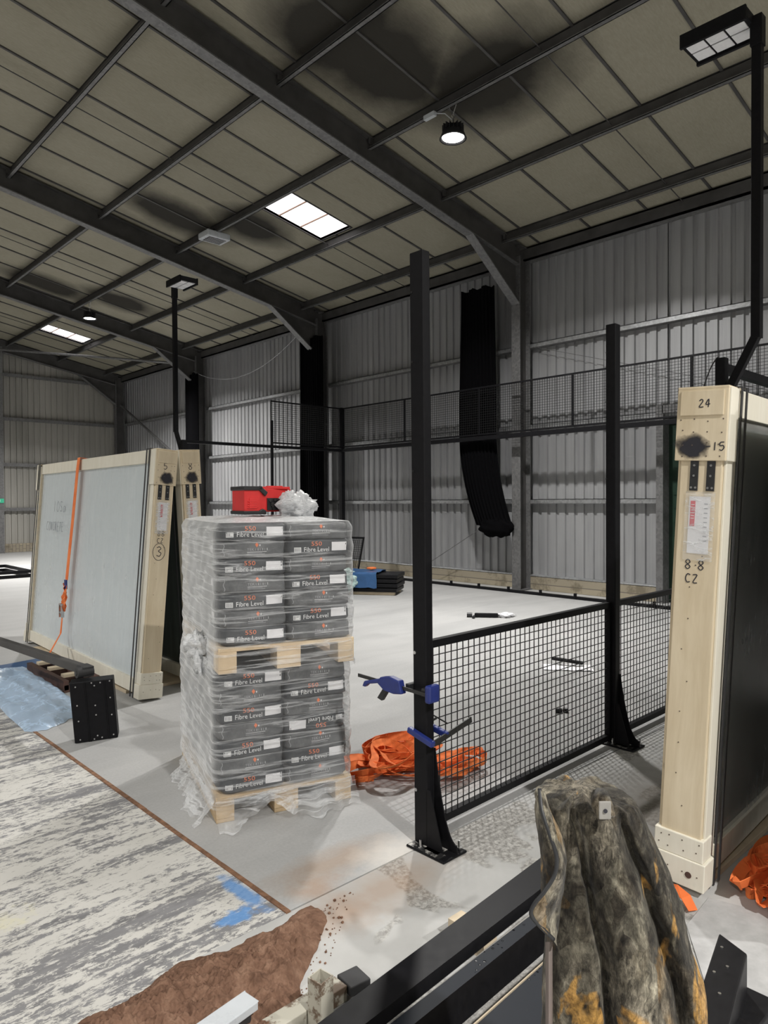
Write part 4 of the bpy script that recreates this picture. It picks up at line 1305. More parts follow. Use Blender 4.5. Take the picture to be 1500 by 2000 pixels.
# stretch wrap
def wrap(name, org, z0, z1, label, closed, ragged, wob, seed):
    r = thing(name, label, 'plastic wrap', org + V(0, 0, z0), PRZ)
    W_, L_ = .785, 1.155
    rc = .04
    def outline(u):
        per = 2 * (W_ + L_); s = u * per
        if s < W_: return (s, 0), (0, -1)
        s -= W_
        if s < L_: return (W_, s), (1, 0)
        s -= L_
        if s < W_: return (W_ - s, L_), (0, 1)
        s -= W_
        return (0, L_ - s), (-1, 0)
    def ring(u):
        (x, y), n_ = outline(u % 1.0)
        # round the corners
        dx = rc - min(x, W_ - x); dy = rc - min(y, L_ - y)
        if dx > 0 and dy > 0:
            cx = rc if x < W_ / 2 else W_ - rc; cy = rc if y < L_ / 2 else L_ - rc
            d = V(x - cx, y - cy).normalized() if False else Vector((x - cx, y - cy)).normalized()
            x, y = cx + d.x * rc, cy + d.y * rc
            n_ = (d.x, d.y)
        return x, y, n_
    hgt = z1 - z0
    def fn(u, v):
        x, y, n_ = ring(u)
        z = v * hgt
        rows = .005 * abs(math.sin(PI * (z + z0 - (ZB if closed == 0 else ZU2)) / LH))
        off = .010 + rows + .006 * fbm((x * 4 + seed, y * 4, z * 14 + x * 5), 4) + .002 * math.sin((x + y) * 26 + z * 18 + 2 * fbm((x * 3, y * 3, z * 3)))
        off = max(off, .007)
        if closed and v > .93:
            k = (v - .93) / .07
            off -= .022 * k * k; z -= .004 * k
        if v < .16:
            off += wob * (1 - v / .16) ** 1.5 * (1 + 1.2 * fbm((x * 4, y * 4, seed)))
        if v < .02 and ragged:
            z += .06 * max(0, fbm((x * 13, y * 13, seed + 2)))
        return (x + n_[0] * off, y + n_[1] * off, z)
    b = MB(); b.grid(fn, 220, 90, 'film', True)
    b.build('side_wrap', r, True, world=False)
    if closed:
        b = MB()
        def top(u, v):
            a = 2 * PI * u
            x, y, n_ = ring(u)
            k = v
            fx, fy, fz = fn(u, 1.0)
            cx, cy = W_ / 2, L_ / 2
            return (cx + (fx - cx) * (1 - k), cy + (fy - cy) * (1 - k), fz + .022 * math.sin(min(1, k * 2) * PI / 2) + .008 * fbm((fx * 6, fy * 6, k * 4)) * min(1, k * 5))
        b.grid(top, 120, 14, 'film_milky', True)
        b.build('top_cover', r, True, world=False)
    return r, fn
wrap('stretch_wrap', PO, .075, ZU - .01, 'clear plastic wrap round the lower load of sacks', 0, False, .008, 1)
ru, fu = wrap('stretch_wrap', UP0, ZU - .02, ZU2 + NL * LH + .012, 'clear plastic wrap round the upper load of sacks', 1, False, .008, 4)
# twisted tail of the wrap on the left
def crumple(mb, c, rad, m, seed, amp=.45, n=36, sc=2.2):
    c = Vector(c)
    def f(u, v):
        a = 2 * PI * u; p = PI * v
        q = V(math.cos(a) * math.sin(p), math.sin(a) * math.sin(p), math.cos(p))
        k = 1 + amp * fbm(q * sc + V(seed, seed * .7, 0), 4)
        return c + V(q.x * rad[0] * k, q.y * rad[1] * k, q.z * rad[2] * k)
    mb.grid(f, n, n // 2, m, True)
b = MB()
tc = UP0 - PX * .05 + PY * .35 + V(0, 0, ZU + .1)
crumple(b, tc, (.06, .09, .07), 'film_milky', 3, .7)
crumple(b, tc + V(-.02, -.06, -.09), (.03, .03, .06), 'film_milky', 5, .8, 24)
crumple(b, tc + V(.0, -.11, -.08), (.02, .05, .03), 'film_milky', 8, .8, 24)
b.build('twisted_tail', ru, True)
# torn skirt round the bottom pallet
r = thing('torn_wrap', 'torn clear plastic skirt spilling from the bottom pallet onto the floor', 'plastic wrap', PO, PRZ)
b = MB()
def skirt(u, v):
    if u < .6:
        x, y, nx, ny = (u / .6) * .82 - .01, 0, 0, -1
    else:
        x, y, nx, ny = -.01, (u - .6) / .4 * .9, -1, 0
    if .57 < u < .63: nx, ny = 0, 0
    if u >= .6: x, y = 0, (u - .6) / .4 * .9
    q = (x * 7, y * 7, v * 3)
    off = .014 + .10 * v ** 2 * (1 + .9 * fbm((x * 5, y * 5, 3))) + .02 * fbm(q, 3)
    z = .135 * (1 - v) ** .8 + .004 + .012 * abs(fbm((x * 20, y * 20, v * 6)))
    return (x + nx * off, y + ny * off, z)
def sk_front(u, v):
    x = .82 * u - .01
    off = .014 + .11 * v ** 2 * (1 + .9 * fbm((x * 6, 0, 3))) + .018 * fbm((x * 9, 1, v * 4), 3)
    cut = .10 * math.exp(-((x - .27) / .12) ** 2)
    z = max(.004, .135 * (1 - v) ** .8 + .010 * abs(fbm((x * 22, 0, v * 6))) + cut * v)
    return (x, -max(off, .01), z)
def sk_left(u, v):
    y = .95 * u
    off = .014 + .10 * v ** 2 * (1 + .9 * fbm((0, y * 6, 8))) + .018 * fbm((3, y * 9, v * 4), 3)
    return (-max(off, .01), y - .01, max(.004, .135 * (1 - v) ** .8 + .010 * abs(fbm((4, y * 22, v * 6)))))
b.grid(sk_front, 110, 20, 'film'); b.build('front_skirt', r, True, world=False)
b = MB(); b.grid(sk_left, 90, 20, 'film'); b.build('side_skirt', r, True, world=False)

# generator and bag on top
ZT = ZU2 + NL * LH + .045
gp = UP0 + PX * .25 + PY * .42 + V(0, 0, ZT)
r = thing('generator', 'red portable generator with black corner guards on top of the sacks', 'generator', gp, PRZ + .12)
gw, gd, gh = .33, .22, .165
b = MB()
b.prism([(0, .0), (.10, -.0), (gw, .05), (gw, gd), (0, gd)], (0, 0, .015), (1, 0, 0), (0, 1, 0), (0, 0, gh - .02), 'red_plastic')
b.build('housing', r, world=False, bevel=.008)
b = MB(); b.box(.03, .09, -.004, .01, .04, .10, 'red_plastic')
for k in range(4):
    b.box(.02, .08, -.006, .0, .035 + k * .014, .041 + k * .014, 'red_plastic')
b.box(.12, gw - .02, .02, gd - .02, gh - .008, gh + .006, 'red_plastic'); b.box(.17, gw - .06, .04, .08, gh + .004, gh + .012, 'red_plastic')
b.build('panel_ribs', r, world=False, bevel=.002)
b = MB(); b.box(-.008, .115, -.012, gd + .01, gh - .018, gh + .008, 'plastic_black'); b.prism([(.10, gh + .012), (.15, gh - .03), (.135, gh - .055), (.085, gh - .01)], (0, -.012, 0), (1, 0, 0), (0, 0, 1), (0, .03, 0), 'plastic_black')
b.build('corner_guard', r, world=False, bevel=.005)
b = MB(); b.box(-.008, .10, -.012, gd + .01, 0, .022, 'plastic_black'); b.prism([(.09, 0), (.14, 0), (.14, .022), (.115, .035), (.09, .022)], (0, -.012, 0), (1, 0, 0), (0, 0, 1), (0, .03, 0), 'plastic_black')
b.build('corner_guard', r, world=False, bevel=.005)
b = MB(); b.prism([(.15, .004), (.26, .025), (.26, .05), (.15, .05)], (0, 0, .025), (1, 0, 0), (0, 1, 0), (0, 0, .075), 'plastic_black')
for k in range(14):
    b.cyl((.165 + random.random() * .08, .008 + .008 * random.random(), .03 + random.random() * .06), .008, .012, random.choice(['plastic_black', 'clamp_bar', 'rubber']), axis=(0, -1, 0), n=10)
b.build('engine_bay', r, world=False)
b = MB()
c = UP0 + PX * .585 + PY * .42 + V(0, 0, ZT + .045)
crumple(b, c, (.115, .10, .085), 'film_milky', 11, .45, 48, 2.5)
crumple(b, c + V(-.07, 0, .03), (.05, .05, .06), 'film_milky', 13, .5, 30, 3)
o = b.build('plastic_bag', None, True)
tag(o, 'crumpled clear plastic bag beside the red generator', 'bag')
b = MB(); crumple(b, c + V(-.02, -.01, -.015), (.05, .05, .045), 'paper', 17, .12, 30, 1.2)
b.box(c.x + .03, c.x + .042, c.y - .055, c.y - .045, c.z - .02, c.z + .01, 'ink')
tag(b.build('paper_roll', None, True), 'white roll inside the clear plastic bag', 'roll')

# ================================================================ BLUE CLAMPS ON THE NEAR POST
def Bq(mb, o, pts_local, m): pass
px_, py_ = 2.60, 2.46
r = thing('bar_clamp', 'upper blue trigger clamp gripping the nearest post', 'clamp', (px_, py_, .78))
zc = .80
b = MB(); b.beam((px_ - .075, py_ + .42, zc + .005), (px_ - .075, py_ - .10, zc - .005), .006, .018, 'clamp_bar'); b.build('bar', r)
def hull(mb, poly, x0, x1, m):
    mb.prism(poly, (x0, 0, 0), (0, 1, 0), (0, 0, 1), (x1 - x0, 0, 0), m)
b = MB()
hull(b, [(py_ + .07, zc - .03), (py_ + .09, zc + .035), (py_ + .16, zc + .045), (py_ + .23, zc + .03), (py_ + .25, zc - .005), (py_ + .20, zc - .035), (py_ + .13, zc - .04)], px_ - .095, px_ - .055, 'blue_plastic')
hull(b, [(py_ + .22, zc + .0), (py_ + .24, zc + .02), (py_ + .36, zc - .015), (py_ + .375, zc - .045), (py_ + .355, zc - .045), (py_ + .33, zc - .025)], px_ - .09, px_ - .06, 'blue_plastic')
b.build('body', r, bevel=.006)
b = MB(); hull(b, [(py_ + .17, zc - .02), (py_ + .21, zc - .02), (py_ + .26, zc - .085), (py_ + .225, zc - .095)], px_ - .087, px_ - .063, 'plastic_black'); b.build('trigger', r, bevel=.004)
b = MB(); b.box(px_ - .09, px_ - .01, py_ - .12, py_ - .085, zc - .045, zc + .045, 'blue_plastic'); b.build('fixed_jaw', r, bevel=.012)
b = MB(); b.box(px_ - .07, px_ + .02, py_ - .083, py_ - .046, zc - .02, zc + .02, 'plastic_black'); b.box(px_ - .06, px_ + .0, py_ + .047, py_ + .075, zc - .02, zc + .02, 'plastic_black'); b.build('pad', r, bevel=.004)
r = thing('bar_clamp', 'lower blue screw clamp gripping the nearest post above the orange strap', 'clamp', (px_, py_, .55))
zc = .565
yb_ = py_ - .065
b = MB(); b.beam((px_ - .03, yb_ - .03, zc - .02), (px_ + .27, yb_ - .02, zc + .035), .008, .03, 'clamp_bar'); b.build('bar', r)
b = MB(); b.beam((px_ - .045, yb_ - .04, zc - .02), (px_ - .045, yb_ + .13, zc + .02), .03, .03, 'blue_plastic', (0, 0, 1)); b.build('fixed_jaw', r, bevel=.006)
b = MB(); b.beam((px_ + .07, yb_ - .03, zc + .0), (px_ + .07, yb_ + .12, zc + .025), .03, .03, 'blue_plastic', (0, 0, 1)); b.build('sliding_jaw', r, bevel=.006)
b = MB(); b.tube([(px_ + .03, yb_ + .10, zc + .03), (px_ + .13, yb_ + .10, zc + .045)], .006, 'clamp_bar', 8); b.tube([(px_ + .13, yb_ + .14, zc + .06), (px_ + .14, yb_ + .03, zc + .03)], .004, 'clamp_bar', 8); b.build('screw', r)

# ================================================================ ORANGE STRAPS
def strap_heap(cx, cy, rx, ry, hh, n, seed, label, wid=.05):
    rnd = random.Random(seed)
    r = thing('strap_heap', label, 'strap', (cx, cy, 0))
    for k in range(n):
        b = MB()
        ax, ay = cx + rnd.uniform(-.5, .5) * rx, cy + rnd.uniform(-.4, .4) * ry
        ra, rb = rx * rnd.uniform(.28, .6), ry * rnd.uniform(.3, .65)
        a0 = rnd.uniform(0, 6.28); zz = .028 + hh * (k / n)
        pts = []; sd = []
        N = 46
        span = rnd.uniform(1.0, 1.8) * 2 * PI
        flat = rnd.random()
        for i in range(N):
            a = a0 + span * i / N
            w_ = 1 + .25 * math.sin(2.3 * a + k)
            x, y = ax + ra * w_ * math.cos(a), ay + rb * w_ * math.sin(a * 1.0 + .3 * math.sin(a))
            z = zz + .018 * math.sin(a * 1.7 + k * 2)
            pts.append((x, y, max(z, .026)))
            tl = .9 + .6 * math.sin(a * .8 + k)
            sd.append(V(math.cos(a) * math.cos(tl), math.sin(a) * math.cos(tl), math.sin(tl)))
        b.ribbon(pts, sd, wid, 'strap', .003)
        o = b.build('webbing', r)
    return r
strap_heap(3.14, 3.30, .42, .30, .11, 11, 3, 'heap of orange webbing on the floor behind the nearest post')
strap_heap(3.42, 2.98, .26, .16, .07, 6, 5, 'orange webbing loops seen through the low mesh panel')
strap_heap(3.50, 1.10, .34, .13, .09, 9, 8, 'bright orange webbing pile under the right crate')
b = MB()
pts = [V(3.60, 1.16, .10), V(3.47, 1.14, .09), V(3.36, 1.08, .05), V(3.22, 1.02, .015), V(3.0, .92, .008)]
b.ribbon(pts, [V(.3, 1, 0)] * 5, .05, 'strap', .003)
tag(b.build('loose_strap'), 'single orange strap tail stretched over the floor at the right edge', 'strap')
b = MB()
b.ribbon([(3.05, 1.42, .02), (3.02, 1.36, .05), (3.0, 1.3, .045), (2.98, 1.26, .01)], [V(1, .2, .3)] * 4, .05, 'strap', .003)
tag(b.build('loose_strap'), 'short orange strap end under the foot of the right crate', 'strap')

# ================================================================ FALLEN POST AND BASE BOX, BLUE SHEETING
r = thing('lying_post', 'dark grey post lying in the left with a screwed black foot box', 'post', (2.0, 5.25, 0))
b = MB(); b.beam((1.98, 5.38, .505), (1.93, 7.75, .425), .062, .065, 'steel_dark'); b.build('tube', r, bevel=.008)
b = MB(); b.cyl((1.90, 5.30, .50), .04, .12, 'rubber', axis=(1, 0, 0), n=20); b.cyl((1.895, 5.30, .50), .02, .13, 'plastic_black', axis=(1, 0, 0), n=16)
b.box(1.94, 2.02, 5.27, 5.40, .465, .54, 'rubber'); b.build('hinge', r, bevel=.004)
b = MB()
bo = V(1.865, 5.245, 0); bu = (V(2.15, 5.165, 0) - bo); bu3 = bu + V(0, 0, 0); tl = V(-.055, -.02, .445)
th = V(.06, .12, 0)
b.para(bo + V(0, 0, .004), bu3, th, V(-.034, .004, .442), 'black'); b.build('foot_box', r, bevel=.004)
bn = bu.normalized()
b = MB()
for uu in (.33, .36, .78, .81):
    p = bo + bu * uu + V(0, -.004, .004)
    b.para(p, bn * .006, V(0, -.004, 0), V(-.034, .004, .440), 'black')
b.build('foot_box_ribs', r)
nb_ = bu.cross(V(0, 0, 1)).normalized()
if nb_.y > 0: nb_ = -nb_
b = MB()
for (uu, vv) in ((.13, .93), (.13, .62), (.13, .36), (.13, .05), (.5, .97), (.56, .92), (.54, .59), (.54, .43), (.53, .08), (.45, .03), (.63, .04), (.92, .97), (.9, .69), (.9, .4), (.9, .06), (.7, .96)):
    p = bo + bu * uu + V(-.034, .004, .442) * vv + V(0, 0, .004)
    b = MB(); b.cyl(p + nb_ * .001, .0055, .004, 'chrome', axis=nb_, n=8)
    b.build('screw', r)

def sheet(name, c, ux, uy, w_, l_, amp, m, label, seed, lift=.0, cat='plastic sheet'):
    b = MB()
    c, ux, uy = Vector(c), Vector(ux).normalized(), Vector(uy).normalized()
    def f(u, v):
        x, y = (u - .5) * w_ * (1 + .15 * fbm((v * 2, seed, 0))), (v - .5) * l_ * (1 + .2 * fbm((u * 2, seed, 3)))
        h = amp * (.5 + .6 * fbm((x * 3 + seed, y * 3, 0), 4)) * (math.sin(PI * u) * math.sin(PI * v)) ** .35
        return c + ux * x + uy * y + V(0, 0, max(.004, h + .004))
    b.grid(f, 60, 60, m)
    o = b.build(name, None, True)
    return tag(o, label, cat)
sheet('foam_sheet', (2.02, 7.0, 0), (1, -.1, 0), (.05, 1, 0), .55, 2.4, .13, 'film_blue', 'crumpled pale blue packing film under the lying post', 2)
b = MB(); b.prism([(0, 0), (.5, .05), (.45, .9), (-.1, .8)], (2.15, 7.5, .003), (1, 0, 0), (0, 1, 0), (0, 0, .006), 'blue_sheet')
tag(b.build('flat_sheet'), 'flat dull blue sheet on the floor before the far end of the large crate', 'sheet')

# ================================================================ STUFF INSIDE THE COURT
# leaning low mesh panel and wrapped stack beside the corner
mesh_panel((9.5, 13.3, .0), (.55, -1.8, .0), (.05, -.2, .98), 38, 19, 'low mesh panel standing on edge behind the blue wrapped stack', .04, .003)
r = thing('wrapped_stack', 'stack of black parts under blue plastic near the back corner', 'stack', (9.05, 9.98, 0))
q = V(9.05, 9.98, 0); ux = V(.55, -.83, 0); uy = V(.83, .55, 0)
b = MB()
for k in range(2):
    b.para(q - ux * .55 + uy * (k * .5 - .3), ux * 1.1, uy * .1, V(0, 0, .06), 'tan_wood')
b.build('bearer', r, bevel=.003)
b = MB()
for k in range(4):
    b.para(q - ux * (.6 - .02 * (k % 2)) - uy * .35 + V(0, 0, .06 + k * .085), ux * 1.2, uy * .7, V(0, 0, .07), 'black')
b.build('steel_parts', r, bevel=.012)
b = MB()
def cov(u, v):
    s = (v - .5) * 1.3
    x = (u - .5) * .7 - .12
    yy = max(-.37, min(.37, s)); drop = abs(s) - abs(yy)
    h = .42 - drop
    return q + ux * (x + .03 * fbm((v * 4, u * 3, 1))) + uy * (yy * 1.03 - .02 * drop) + V(0, 0, h + .015 * fbm((u * 6, v * 6, 4)))
b.grid(cov, 30, 40, 'blue_sheet'); b.build('blue_cover', r, True)
sheet_b = MB()
crumple(sheet_b, q - ux * .42 - uy * .42 + V(0, 0, .25), (.24, .26, .24), 'film_mint', 21, .45, 60, 2.0)
o = sheet_b.build('plastic_bundle', None, True)
tag(o, 'pale mint plastic sheeting bundled at the end of the blue stack', 'plastic sheet')
b = MB(); b.box(9.1, 9.25, 10.0, 10.12, .435, .475, 'strap'); tag(b.build('orange_box', bevel=.01), 'small orange item on top of the blue wrapped stack', 'box')
# black tool with a white wrapper, middle of the court
p = V(8.32, 6.64, 0)
r = thing('cordless_tool', 'black tool lying on the court screed beyond the low mesh', 'tool', p)
b = MB(); b.beam(p + V(-.08, .11, .035), p + V(.14, -.16, .035), .06, .06, 'black'); b.build('body', r, bevel=.012)
b = MB(); b.cyl(p + V(-.15, .20, .035), .035, .08, 'plastic_black', axis=(.6, -.7, 0), n=14); b.cyl(p + V(-.1, .1, .02), .02, .12, 'plastic_black', axis=(-.8, -.5, 0), n=10); b.build('grip', r)
b = MB(); crumple(b, p + V(.28, -.2, .03), (.14, .1, .03), 'paper', 31, .6, 30, 2.5)
tag(b.build('crumpled_wrapper', None, True), 'crumpled white wrapper beside the black tool', 'wrapper')
p = V(6.42, 4.02, 0)
b = MB()
def pap(u, v):
    x, y = (u - .5) * .5, (v - .5) * .26
    return p + V(.62, -.78, 0) * x + V(.78, .62, 0) * y + V(0, 0, .006 + .02 * abs(fbm((x * 9, y * 9, 0))))
b.grid(pap, 20, 16, 'paper'); tag(b.build('plastic_packet', None, True), 'white packet on the court seen through the low mesh', 'packet')
b = MB(); b.beam(p + V(.02, .2, .07), p + V(.14, -.10, .045), .05, .03, 'black')
tag(b.build('utility_knife', bevel=.006), 'black knife lying on the white packet', 'knife')
b = MB(); pq = V(5.0, 3.24, 0)
b.cyl(pq + V(0, 0, .02), .02, .05, 'plastic_black', axis=(.6, -.7, 0), n=12); b.cyl(pq + V(.06, -.03, .02), .02, .04, 'plastic_black', axis=(.3, -.8, 0), n=12)
tag(b.build('small_black_fitting', None), 'small black fitting on the court floor seen through the mesh', 'fitting')
# far left: dark frame on the floor
r = thing('flat_black_frame', 'flat black frame lying on the floor at the far left edge', 'frame', (5.0, 19, 0))
for k in range(2):
    b = MB()
    z = k * .1
    for (x0, x1, y0, y1) in ((4.5, 5.4, 17.8, 17.86), (4.5, 5.4, 19.8, 19.86), (4.5, 4.56, 17.86, 19.8), (5.34, 5.4, 17.86, 19.8)):
        b.box(x0, x1, y0, y1, z, z + .07, 'black')
    b.build('frame', r)
b = MB(); b.beam((2.0, 9.9, .03), (1.2, 11.6, .03), .08, .05, 'tan_wood'); tag(b.build('timber_batten'), 'pale timber batten on the floor beyond the large crate', 'batten')
b = MB(); b.box(7.08, 7.28, Y1 - .44, Y1 - .42, 1.75, 1.9, 'exit_green'); b.box(7.1, 7.16, Y1 - .445, Y1 - .44, 1.79, 1.86, 'print_white'); tag(b.build('exit_sign'), 'small green sign on the gable column at the left edge', 'sign')

# ================================================================ SOIL
b = MB()
def soil(u, v):
    x = .2 + 1.65 * u; y = 1.5 + 1.1 * v
    # footprint: long mound fading at its rim
    c = (x - .1) * 1.0
    e1 = (2.43 - .02 * math.sin(x * 9) - y) / .20            # back edge
    e2 = (1.86 - (2.33 - y) * 1.15 + .02 * math.sin(y * 12) - x) / .16      # right edge
    e3 = (x - .2) / .2; e4 = (y - 1.55 - max(0, x - .7) * .5) / .2
    rn = .35 * fbm((x * 5, y * 5, 0), 4)
    hh_ = max(0, 1.1 - abs(e1 - e2)) / 1.1
    k = min(min(e1, e2) - .30 * hh_ * hh_ + rn * .55, e3 + rn, e4 + rn, 1)
    k2 = max(0, k)
    h = .075 * k2 ** .7 * (1 + .5 * fbm((x * 3, y * 3, 5), 3)) + (.026 * fbm((x * 15, y * 15, 2), 4) + .019 * abs(fbm((x * 38, y * 38, 2), 3))) * min(1, k2 * 2)
    return (x, y, h - .006 if k > 0 else -.02)
b.grid(soil, 400, 280, 'soil')
o = b.build('soil_heap', None, True)
tag(o, 'low heap of red brown soil at the corner of the worn floor', 'soil'); o['kind'] = 'stuff'
rs = random.Random(4)
b = MB()
for k in range(170):
    a = rs.random()
    y = 1.95 + rs.random() * .45; x = 1.74 - (2.33 - y) * 1.3 + .25 * rs.random() ** 2
    s_ = .0015 + .004 * rs.random() ** 3
    b.box(x, x + s_ * 2, y, y + s_ * 1.6, -.001, s_ * 1.4, 'soil')
o = b.build('soil_crumbs'); tag(o, 'scattered crumbs of soil beside the heap', 'soil'); o['kind'] = 'stuff'

# ================================================================ FOREGROUND STEEL
def fbeam(far0, far1, near0, near1, zt, hgt, m_top, label, name='steel_beam', lip=True):
    """far0-far1 and near0-near1: long edges of the top face"""
    b = MB()
    f0, f1, n0, n1 = [Vector((*p, zt)) for p in (far0, far1, near0, near1)]
    dz = V(0, 0, -hgt)
    vs = [f0, f1, n1, n0, f0 + dz, f1 + dz, n1 + dz, n0 + dz]
    b.add(vs, [(0, 3, 2, 1)], m_top); b.add(vs, [(4, 5, 6, 7), (0, 1, 5, 4), (3, 7, 6, 2), (0, 4, 7, 3), (1, 2, 6, 5)], 'black')
    return tag(b.build(name, bevel=.004), label, 'beam')
fbeam((3.0, 1.84), (.6, 1.655), (3.0, 1.70), (.6, 1.56), .14, .055, 'black', 'long flat black steel beam crossing the foreground, farthest of the set')
b = MB(); b.beam((3.0, 1.648, .05), (.6, 1.528, .05), .04, .1, 'concrete_grey'); tag(b.build('timber_bearer'), 'grey strip between the two long black beams', 'bearer')
fbeam((3.0, 1.60), (.6, 1.50), (3.0, 1.55), (.6, 1.445), .16, .13, 'wet', 'black steel beam with water drops on top, middle of the foreground')
fbeam((2.6, 1.40), (.6, 1.30), (2.6, 1.20), (.6, 1.12), .16, .12, 'wet', 'wide wet black steel beam at the bottom, beside the jacket')
b = MB(); b.beam((2.6, 1.435, .05), (.6, 1.34, .05), .04, .1, 'tan_wood'); tag(b.build('timber_bearer'), 'pale strip next to the wide wet beam', 'bearer')
b = MB()
for x in (2.1,):
    b.box(x, x + .08, 1.68, 1.86, 0, .084, 'tan_wood')
tag(b.build('timber_bearer'), 'cross bearers lifting the long black beams off the floor', 'bearer')
# right hand beam end and the rounded plate beside it
r = thing('steel_beam', 'black beam end with bright rivets, right of the jacket', 'beam', (2.4, .9, 0))
b = MB()
e0, e1 = V(2.52, .975, .24), V(2.47, .865, .24)
dl = V(-.9, -.20, 0)
b.para(e0, dl, e1 - e0, V(0, 0, -.13), 'black'); b.build('tube', r, bevel=.006)
b = MB()
for k in range(4):
    p = e0 + dl.normalized() * (.07 + k * .075) + (e1 - e0) * (.22 + .32 * (k % 2))
    b.cyl(p, .005, .003, 'chrome', n=8)
b.build('rivet', r)
b = MB(); b.box(1.9, 2.3, .74, .86, .02, .15, 'black'); b.build('foot_plate', r, bevel=.04, seg=5)
b = MB(); b.box(1.9, 2.5, .78, .95, 0, .11, 'black'); b.build('lower_section', r, bevel=.006)
b = MB(); b.prism([(.59, .91), (.32, .89), (0, .68), (-.1, .1), (.5, 0), (.75, .3)], (2.55, .35, .0), (1, 0, 0), (0, 1, 0), (0, 0, .004), 'bright_patch')  # thin overlay added to paint this patch of floor brighter
tag(b.build('floor_patch_overlay'), 'brighter patch of the floor at the lower right, an added flat overlay', 'sheet')
# odd steel ends at the bottom left
r = thing('square_tube', 'upright chipped square tube end at the bottom of the picture', 'tube', (1.435, 1.835, 0), .15)
b = MB()
for (x0, x1, y0, y1) in ((-.03, .03, -.03, -.026), (-.03, .03, .026, .03), (-.03, -.026, -.026, .026), (.026, .03, -.026, .026)):
    b.box(x0, x1, y0, y1, 0, .175, 'oldtube')
b.build('tube_wall', r, world=False)
b = MB(); b.beam((1.22, 1.905, .03), (1.58, 1.905, .03), .07, .055, 'oldtube'); tag(b.build('square_tube', bevel=.003), 'chipped cream square tube lying beside the upright tube end', 'tube')
b = MB(); b.beam((1.585, 1.895, .04), (1.67, 1.885, .04), .09, .035, 'rubber'); tag(b.build('rubber_pad', bevel=.004), 'dark pad at the end of the cream tube', 'pad')
b = MB()
f0 = V(1.26, 2.03, .12); f1 = V(.8, 1.97, .12)
for (dy, dz, w_, h_) in ((0, 0, .075, .004), (-.037, -.012, .004, .026), (.037, -.012, .004, .026)):
    b.beam(f0 + V(0, dy - .05, dz), f1 + V(0, dy - .05, dz), w_, h_, 'white_steel')
b.beam(f0 + V(-.02, -.05, -.075), f1 + V(0, -.05, -.075), .05, .08, 'rubber')
tag(b.build('steel_channel', bevel=.002), 'glossy white steel channel over the soil at the bottom edge', 'channel')

# ================================================================ CAMOUFLAGE JACKET
JD = 1.55
JR = [(1550, 1052, 1215), (1568, 1046, 1238), (1600, 1048, 1256), (1660, 1054, 1280), (1700, 1058, 1298), (1760, 1056, 1320), (1800, 1062, 1333),
      (1850, 1066, 1345), (1900, 1064, 1360), (1960, 1062, 1368), (2040, 1058, 1374), (2150, 1056, 1378), (2300, 1060, 1370)]
jrows = []
for (y_, xl_, xr_) in JR:
    z = H - (y_ - 979) / 1380 * JD
    a = (xl_ - 750) / 1380 * JD; c_ = (xr_ - 750) / 1380 * JD
    jrows.append((z, a, c_))
def jrow(t):
    t = t * (len(jrows) - 1); i = min(int(t), len(jrows) - 2); f = t - i
    return tuple(jrows[i][k] * (1 - f) + jrows[i + 1][k] * f for k in range(3))
r = thing('camouflage_jacket', 'camouflage fleece jacket draped over an upright in the right foreground', 'jacket', FW * JD + RT * .5 + V(0, 0, .3))
b = MB()
def jac(u, v):
    z, a, c_ = jrow(v)
    cx = (a + c_) / 2; hw = (c_ - a) / 2
    th = 2 * PI * u
    s = math.cos(th)
    dp = .10 + .06 * v
    cap = .6 + .4 * min(1, (v / .04)) ** .5 if v < .04 else 1
    # long vertical folds, deeper lower down
    f = .014 * math.sin(s * 6.5 + 1.0 + v * 1.6) + .005 * math.sin(s * 15 - v * 4) + .012 * fbm((s * 1.8, v * 3, 2), 3)
    f *= (.5 + .55 * v)
    crease = -.03 * math.exp(-((s + .42 - .1 * v) / .07) ** 2) - .028 * math.exp(-((s - .38 - .22 * v) / .08) ** 2) * min(1, v * 4)
    d = -math.sin(th)
    x = cx + hw * s * cap + .006 * fbm((v * 8, u * 6, 0))
    y = (dp * d * cap + (f + crease * (-1 if d < 0 else 1) * 1.0) * (1 if d < 0 else .4) * cap * (-1 if d < 0 else 1)) 
    if d < 0:
        y = dp * d * cap + (-(f) - crease) * cap
    q = RT * x + FW * (JD + y)
    return V(q.x, q.y, z + .012 * fbm((s * 3, v * 2, 9)) + .012 * (1 - cap) * 0)
def jac2(u, v):
    return jac(u, v)
b.grid(jac2, 160, 150, 'camo', True)
# close the top
ring0 = [jac2(i / 160, 0) for i in range(160)]
cen = sum(ring0, V(0, 0, 0)) / 160 + V(0, 0, .012)
b.add([tuple(p) for p in ring0] + [tuple(cen)], [(i, (i + 1) % 160, 160) for i in range(160)], 'camo')
b.build('body', r, True)
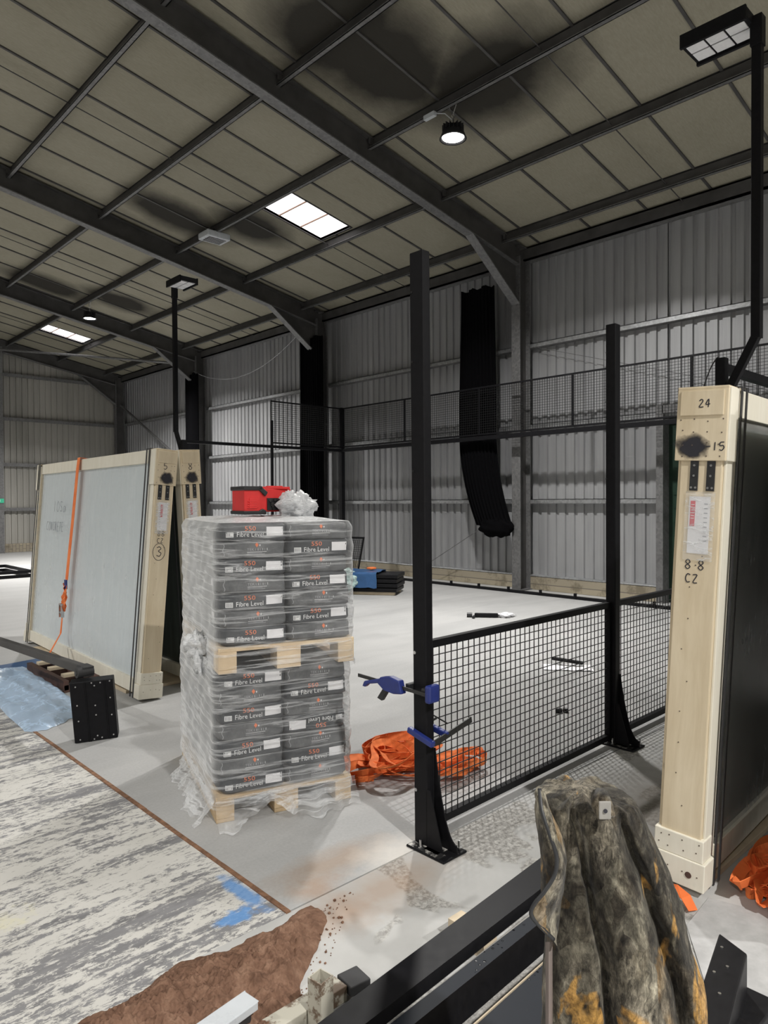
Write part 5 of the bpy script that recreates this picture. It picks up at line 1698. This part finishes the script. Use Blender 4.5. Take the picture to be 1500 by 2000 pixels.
# loose front edge with its dark binding, on the left
def J(px, py, d=0.0):
    q = RT * ((px - 750) / 1380 * (JD + d)) + FW * (JD + d)
    return V(q.x, q.y, H - (py - 979) / 1380 * (JD + d))
edge = [(1053, 1546, -.10), (1058, 1590, -.13), (1074, 1640, -.15), (1086, 1680, -.16), (1083, 1715, -.165), (1062, 1750, -.17), (1042, 1775, -.17), (1036, 1795, -.17), (1050, 1815, -.165), (1080, 1845, -.15)]
def smooth(pts, n=6):
    out = []
    P_ = [Vector(p) for p in pts]
    for i in range(len(P_) - 1):
        p0, p1, p2, p3 = P_[max(i - 1, 0)], P_[i], P_[i + 1], P_[min(i + 2, len(P_) - 1)]
        for k in range(n):
            t_ = k / n
            out.append(.5 * (2 * p1 + (p2 - p0) * t_ + (2 * p0 - 5 * p1 + 4 * p2 - p3) * t_ ** 2 + (3 * p1 - p0 - 3 * p2 + p3) * t_ ** 3))
    out.append(P_[-1])
    return out
ep = smooth([J(*e) for e in edge])
b = MB(); b.tube(ep, .0042, 'plastic_black', 8); b.build('zip_binding', r, True)
b = MB()
inn = smooth([J(*e) for e in [(1062, 1546, -.08), (1075, 1590, -.10), (1098, 1640, -.10), (1106, 1680, -.10), (1104, 1715, -.10), (1100, 1750, -.10), (1095, 1775, -.1), (1092, 1800, -.1), (1090, 1825, -.1), (1085, 1848, -.1)]])
def flap(u, v):
    k = v * (len(ep) - 1); i = min(int(k), len(ep) - 2); f = k - i
    p = ep[i].lerp(ep[i + 1], f); q = inn[i].lerp(inn[i + 1], f)
    return p.lerp(q, u) - FW * (.018 * math.sin(PI * u) + .006 * fbm((u * 4, v * 6, 0)))
b.grid(flap, 14, 60, 'camo'); b.build('front_flap', r, True)
# strap loop with a metal eyelet near the top
b = MB(); b.tube([J(1172, 1560, -.1), J(1176, 1580, -.135), J(1185, 1605, -.15)], [.018, .022, .018], 'camo', 10); b.build('sleeve_tab', r, True)
b = MB()
e_ = J(1182, 1590, -.172)
b.para(e_ - RT * .012 - V(0, 0, .018), RT * .024, FW * .004, V(0, 0, .036), 'concrete_grey'); b.build('metal_tab', r, bevel=.002)
b = MB(); b.cyl(e_ - FW * .001, .004, .002, 'ink', axis=-FW, n=10); b.build('eyelet', r)
b = MB()
def lin(u, v):
    p = J(1064 + 14 * u, 1850 + 260 * v, -.10 - .03 * math.sin(PI * u))
    return p
b.grid(lin, 6, 20, 'lining'); b.build('lining', r, True)
b = MB(); pc = FW * (JD + .0) + RT * .47
b.box(pc.x - .04, pc.x + .04, pc.y - .04, pc.y + .04, 0, 1.0, 'black'); b.box(pc.x - .12, pc.x + .12, pc.y - .12, pc.y + .12, 0, .012, 'black')
tag(b.build('steel_upright', bevel=.004), 'black upright hidden inside the draped camouflage jacket', 'post')
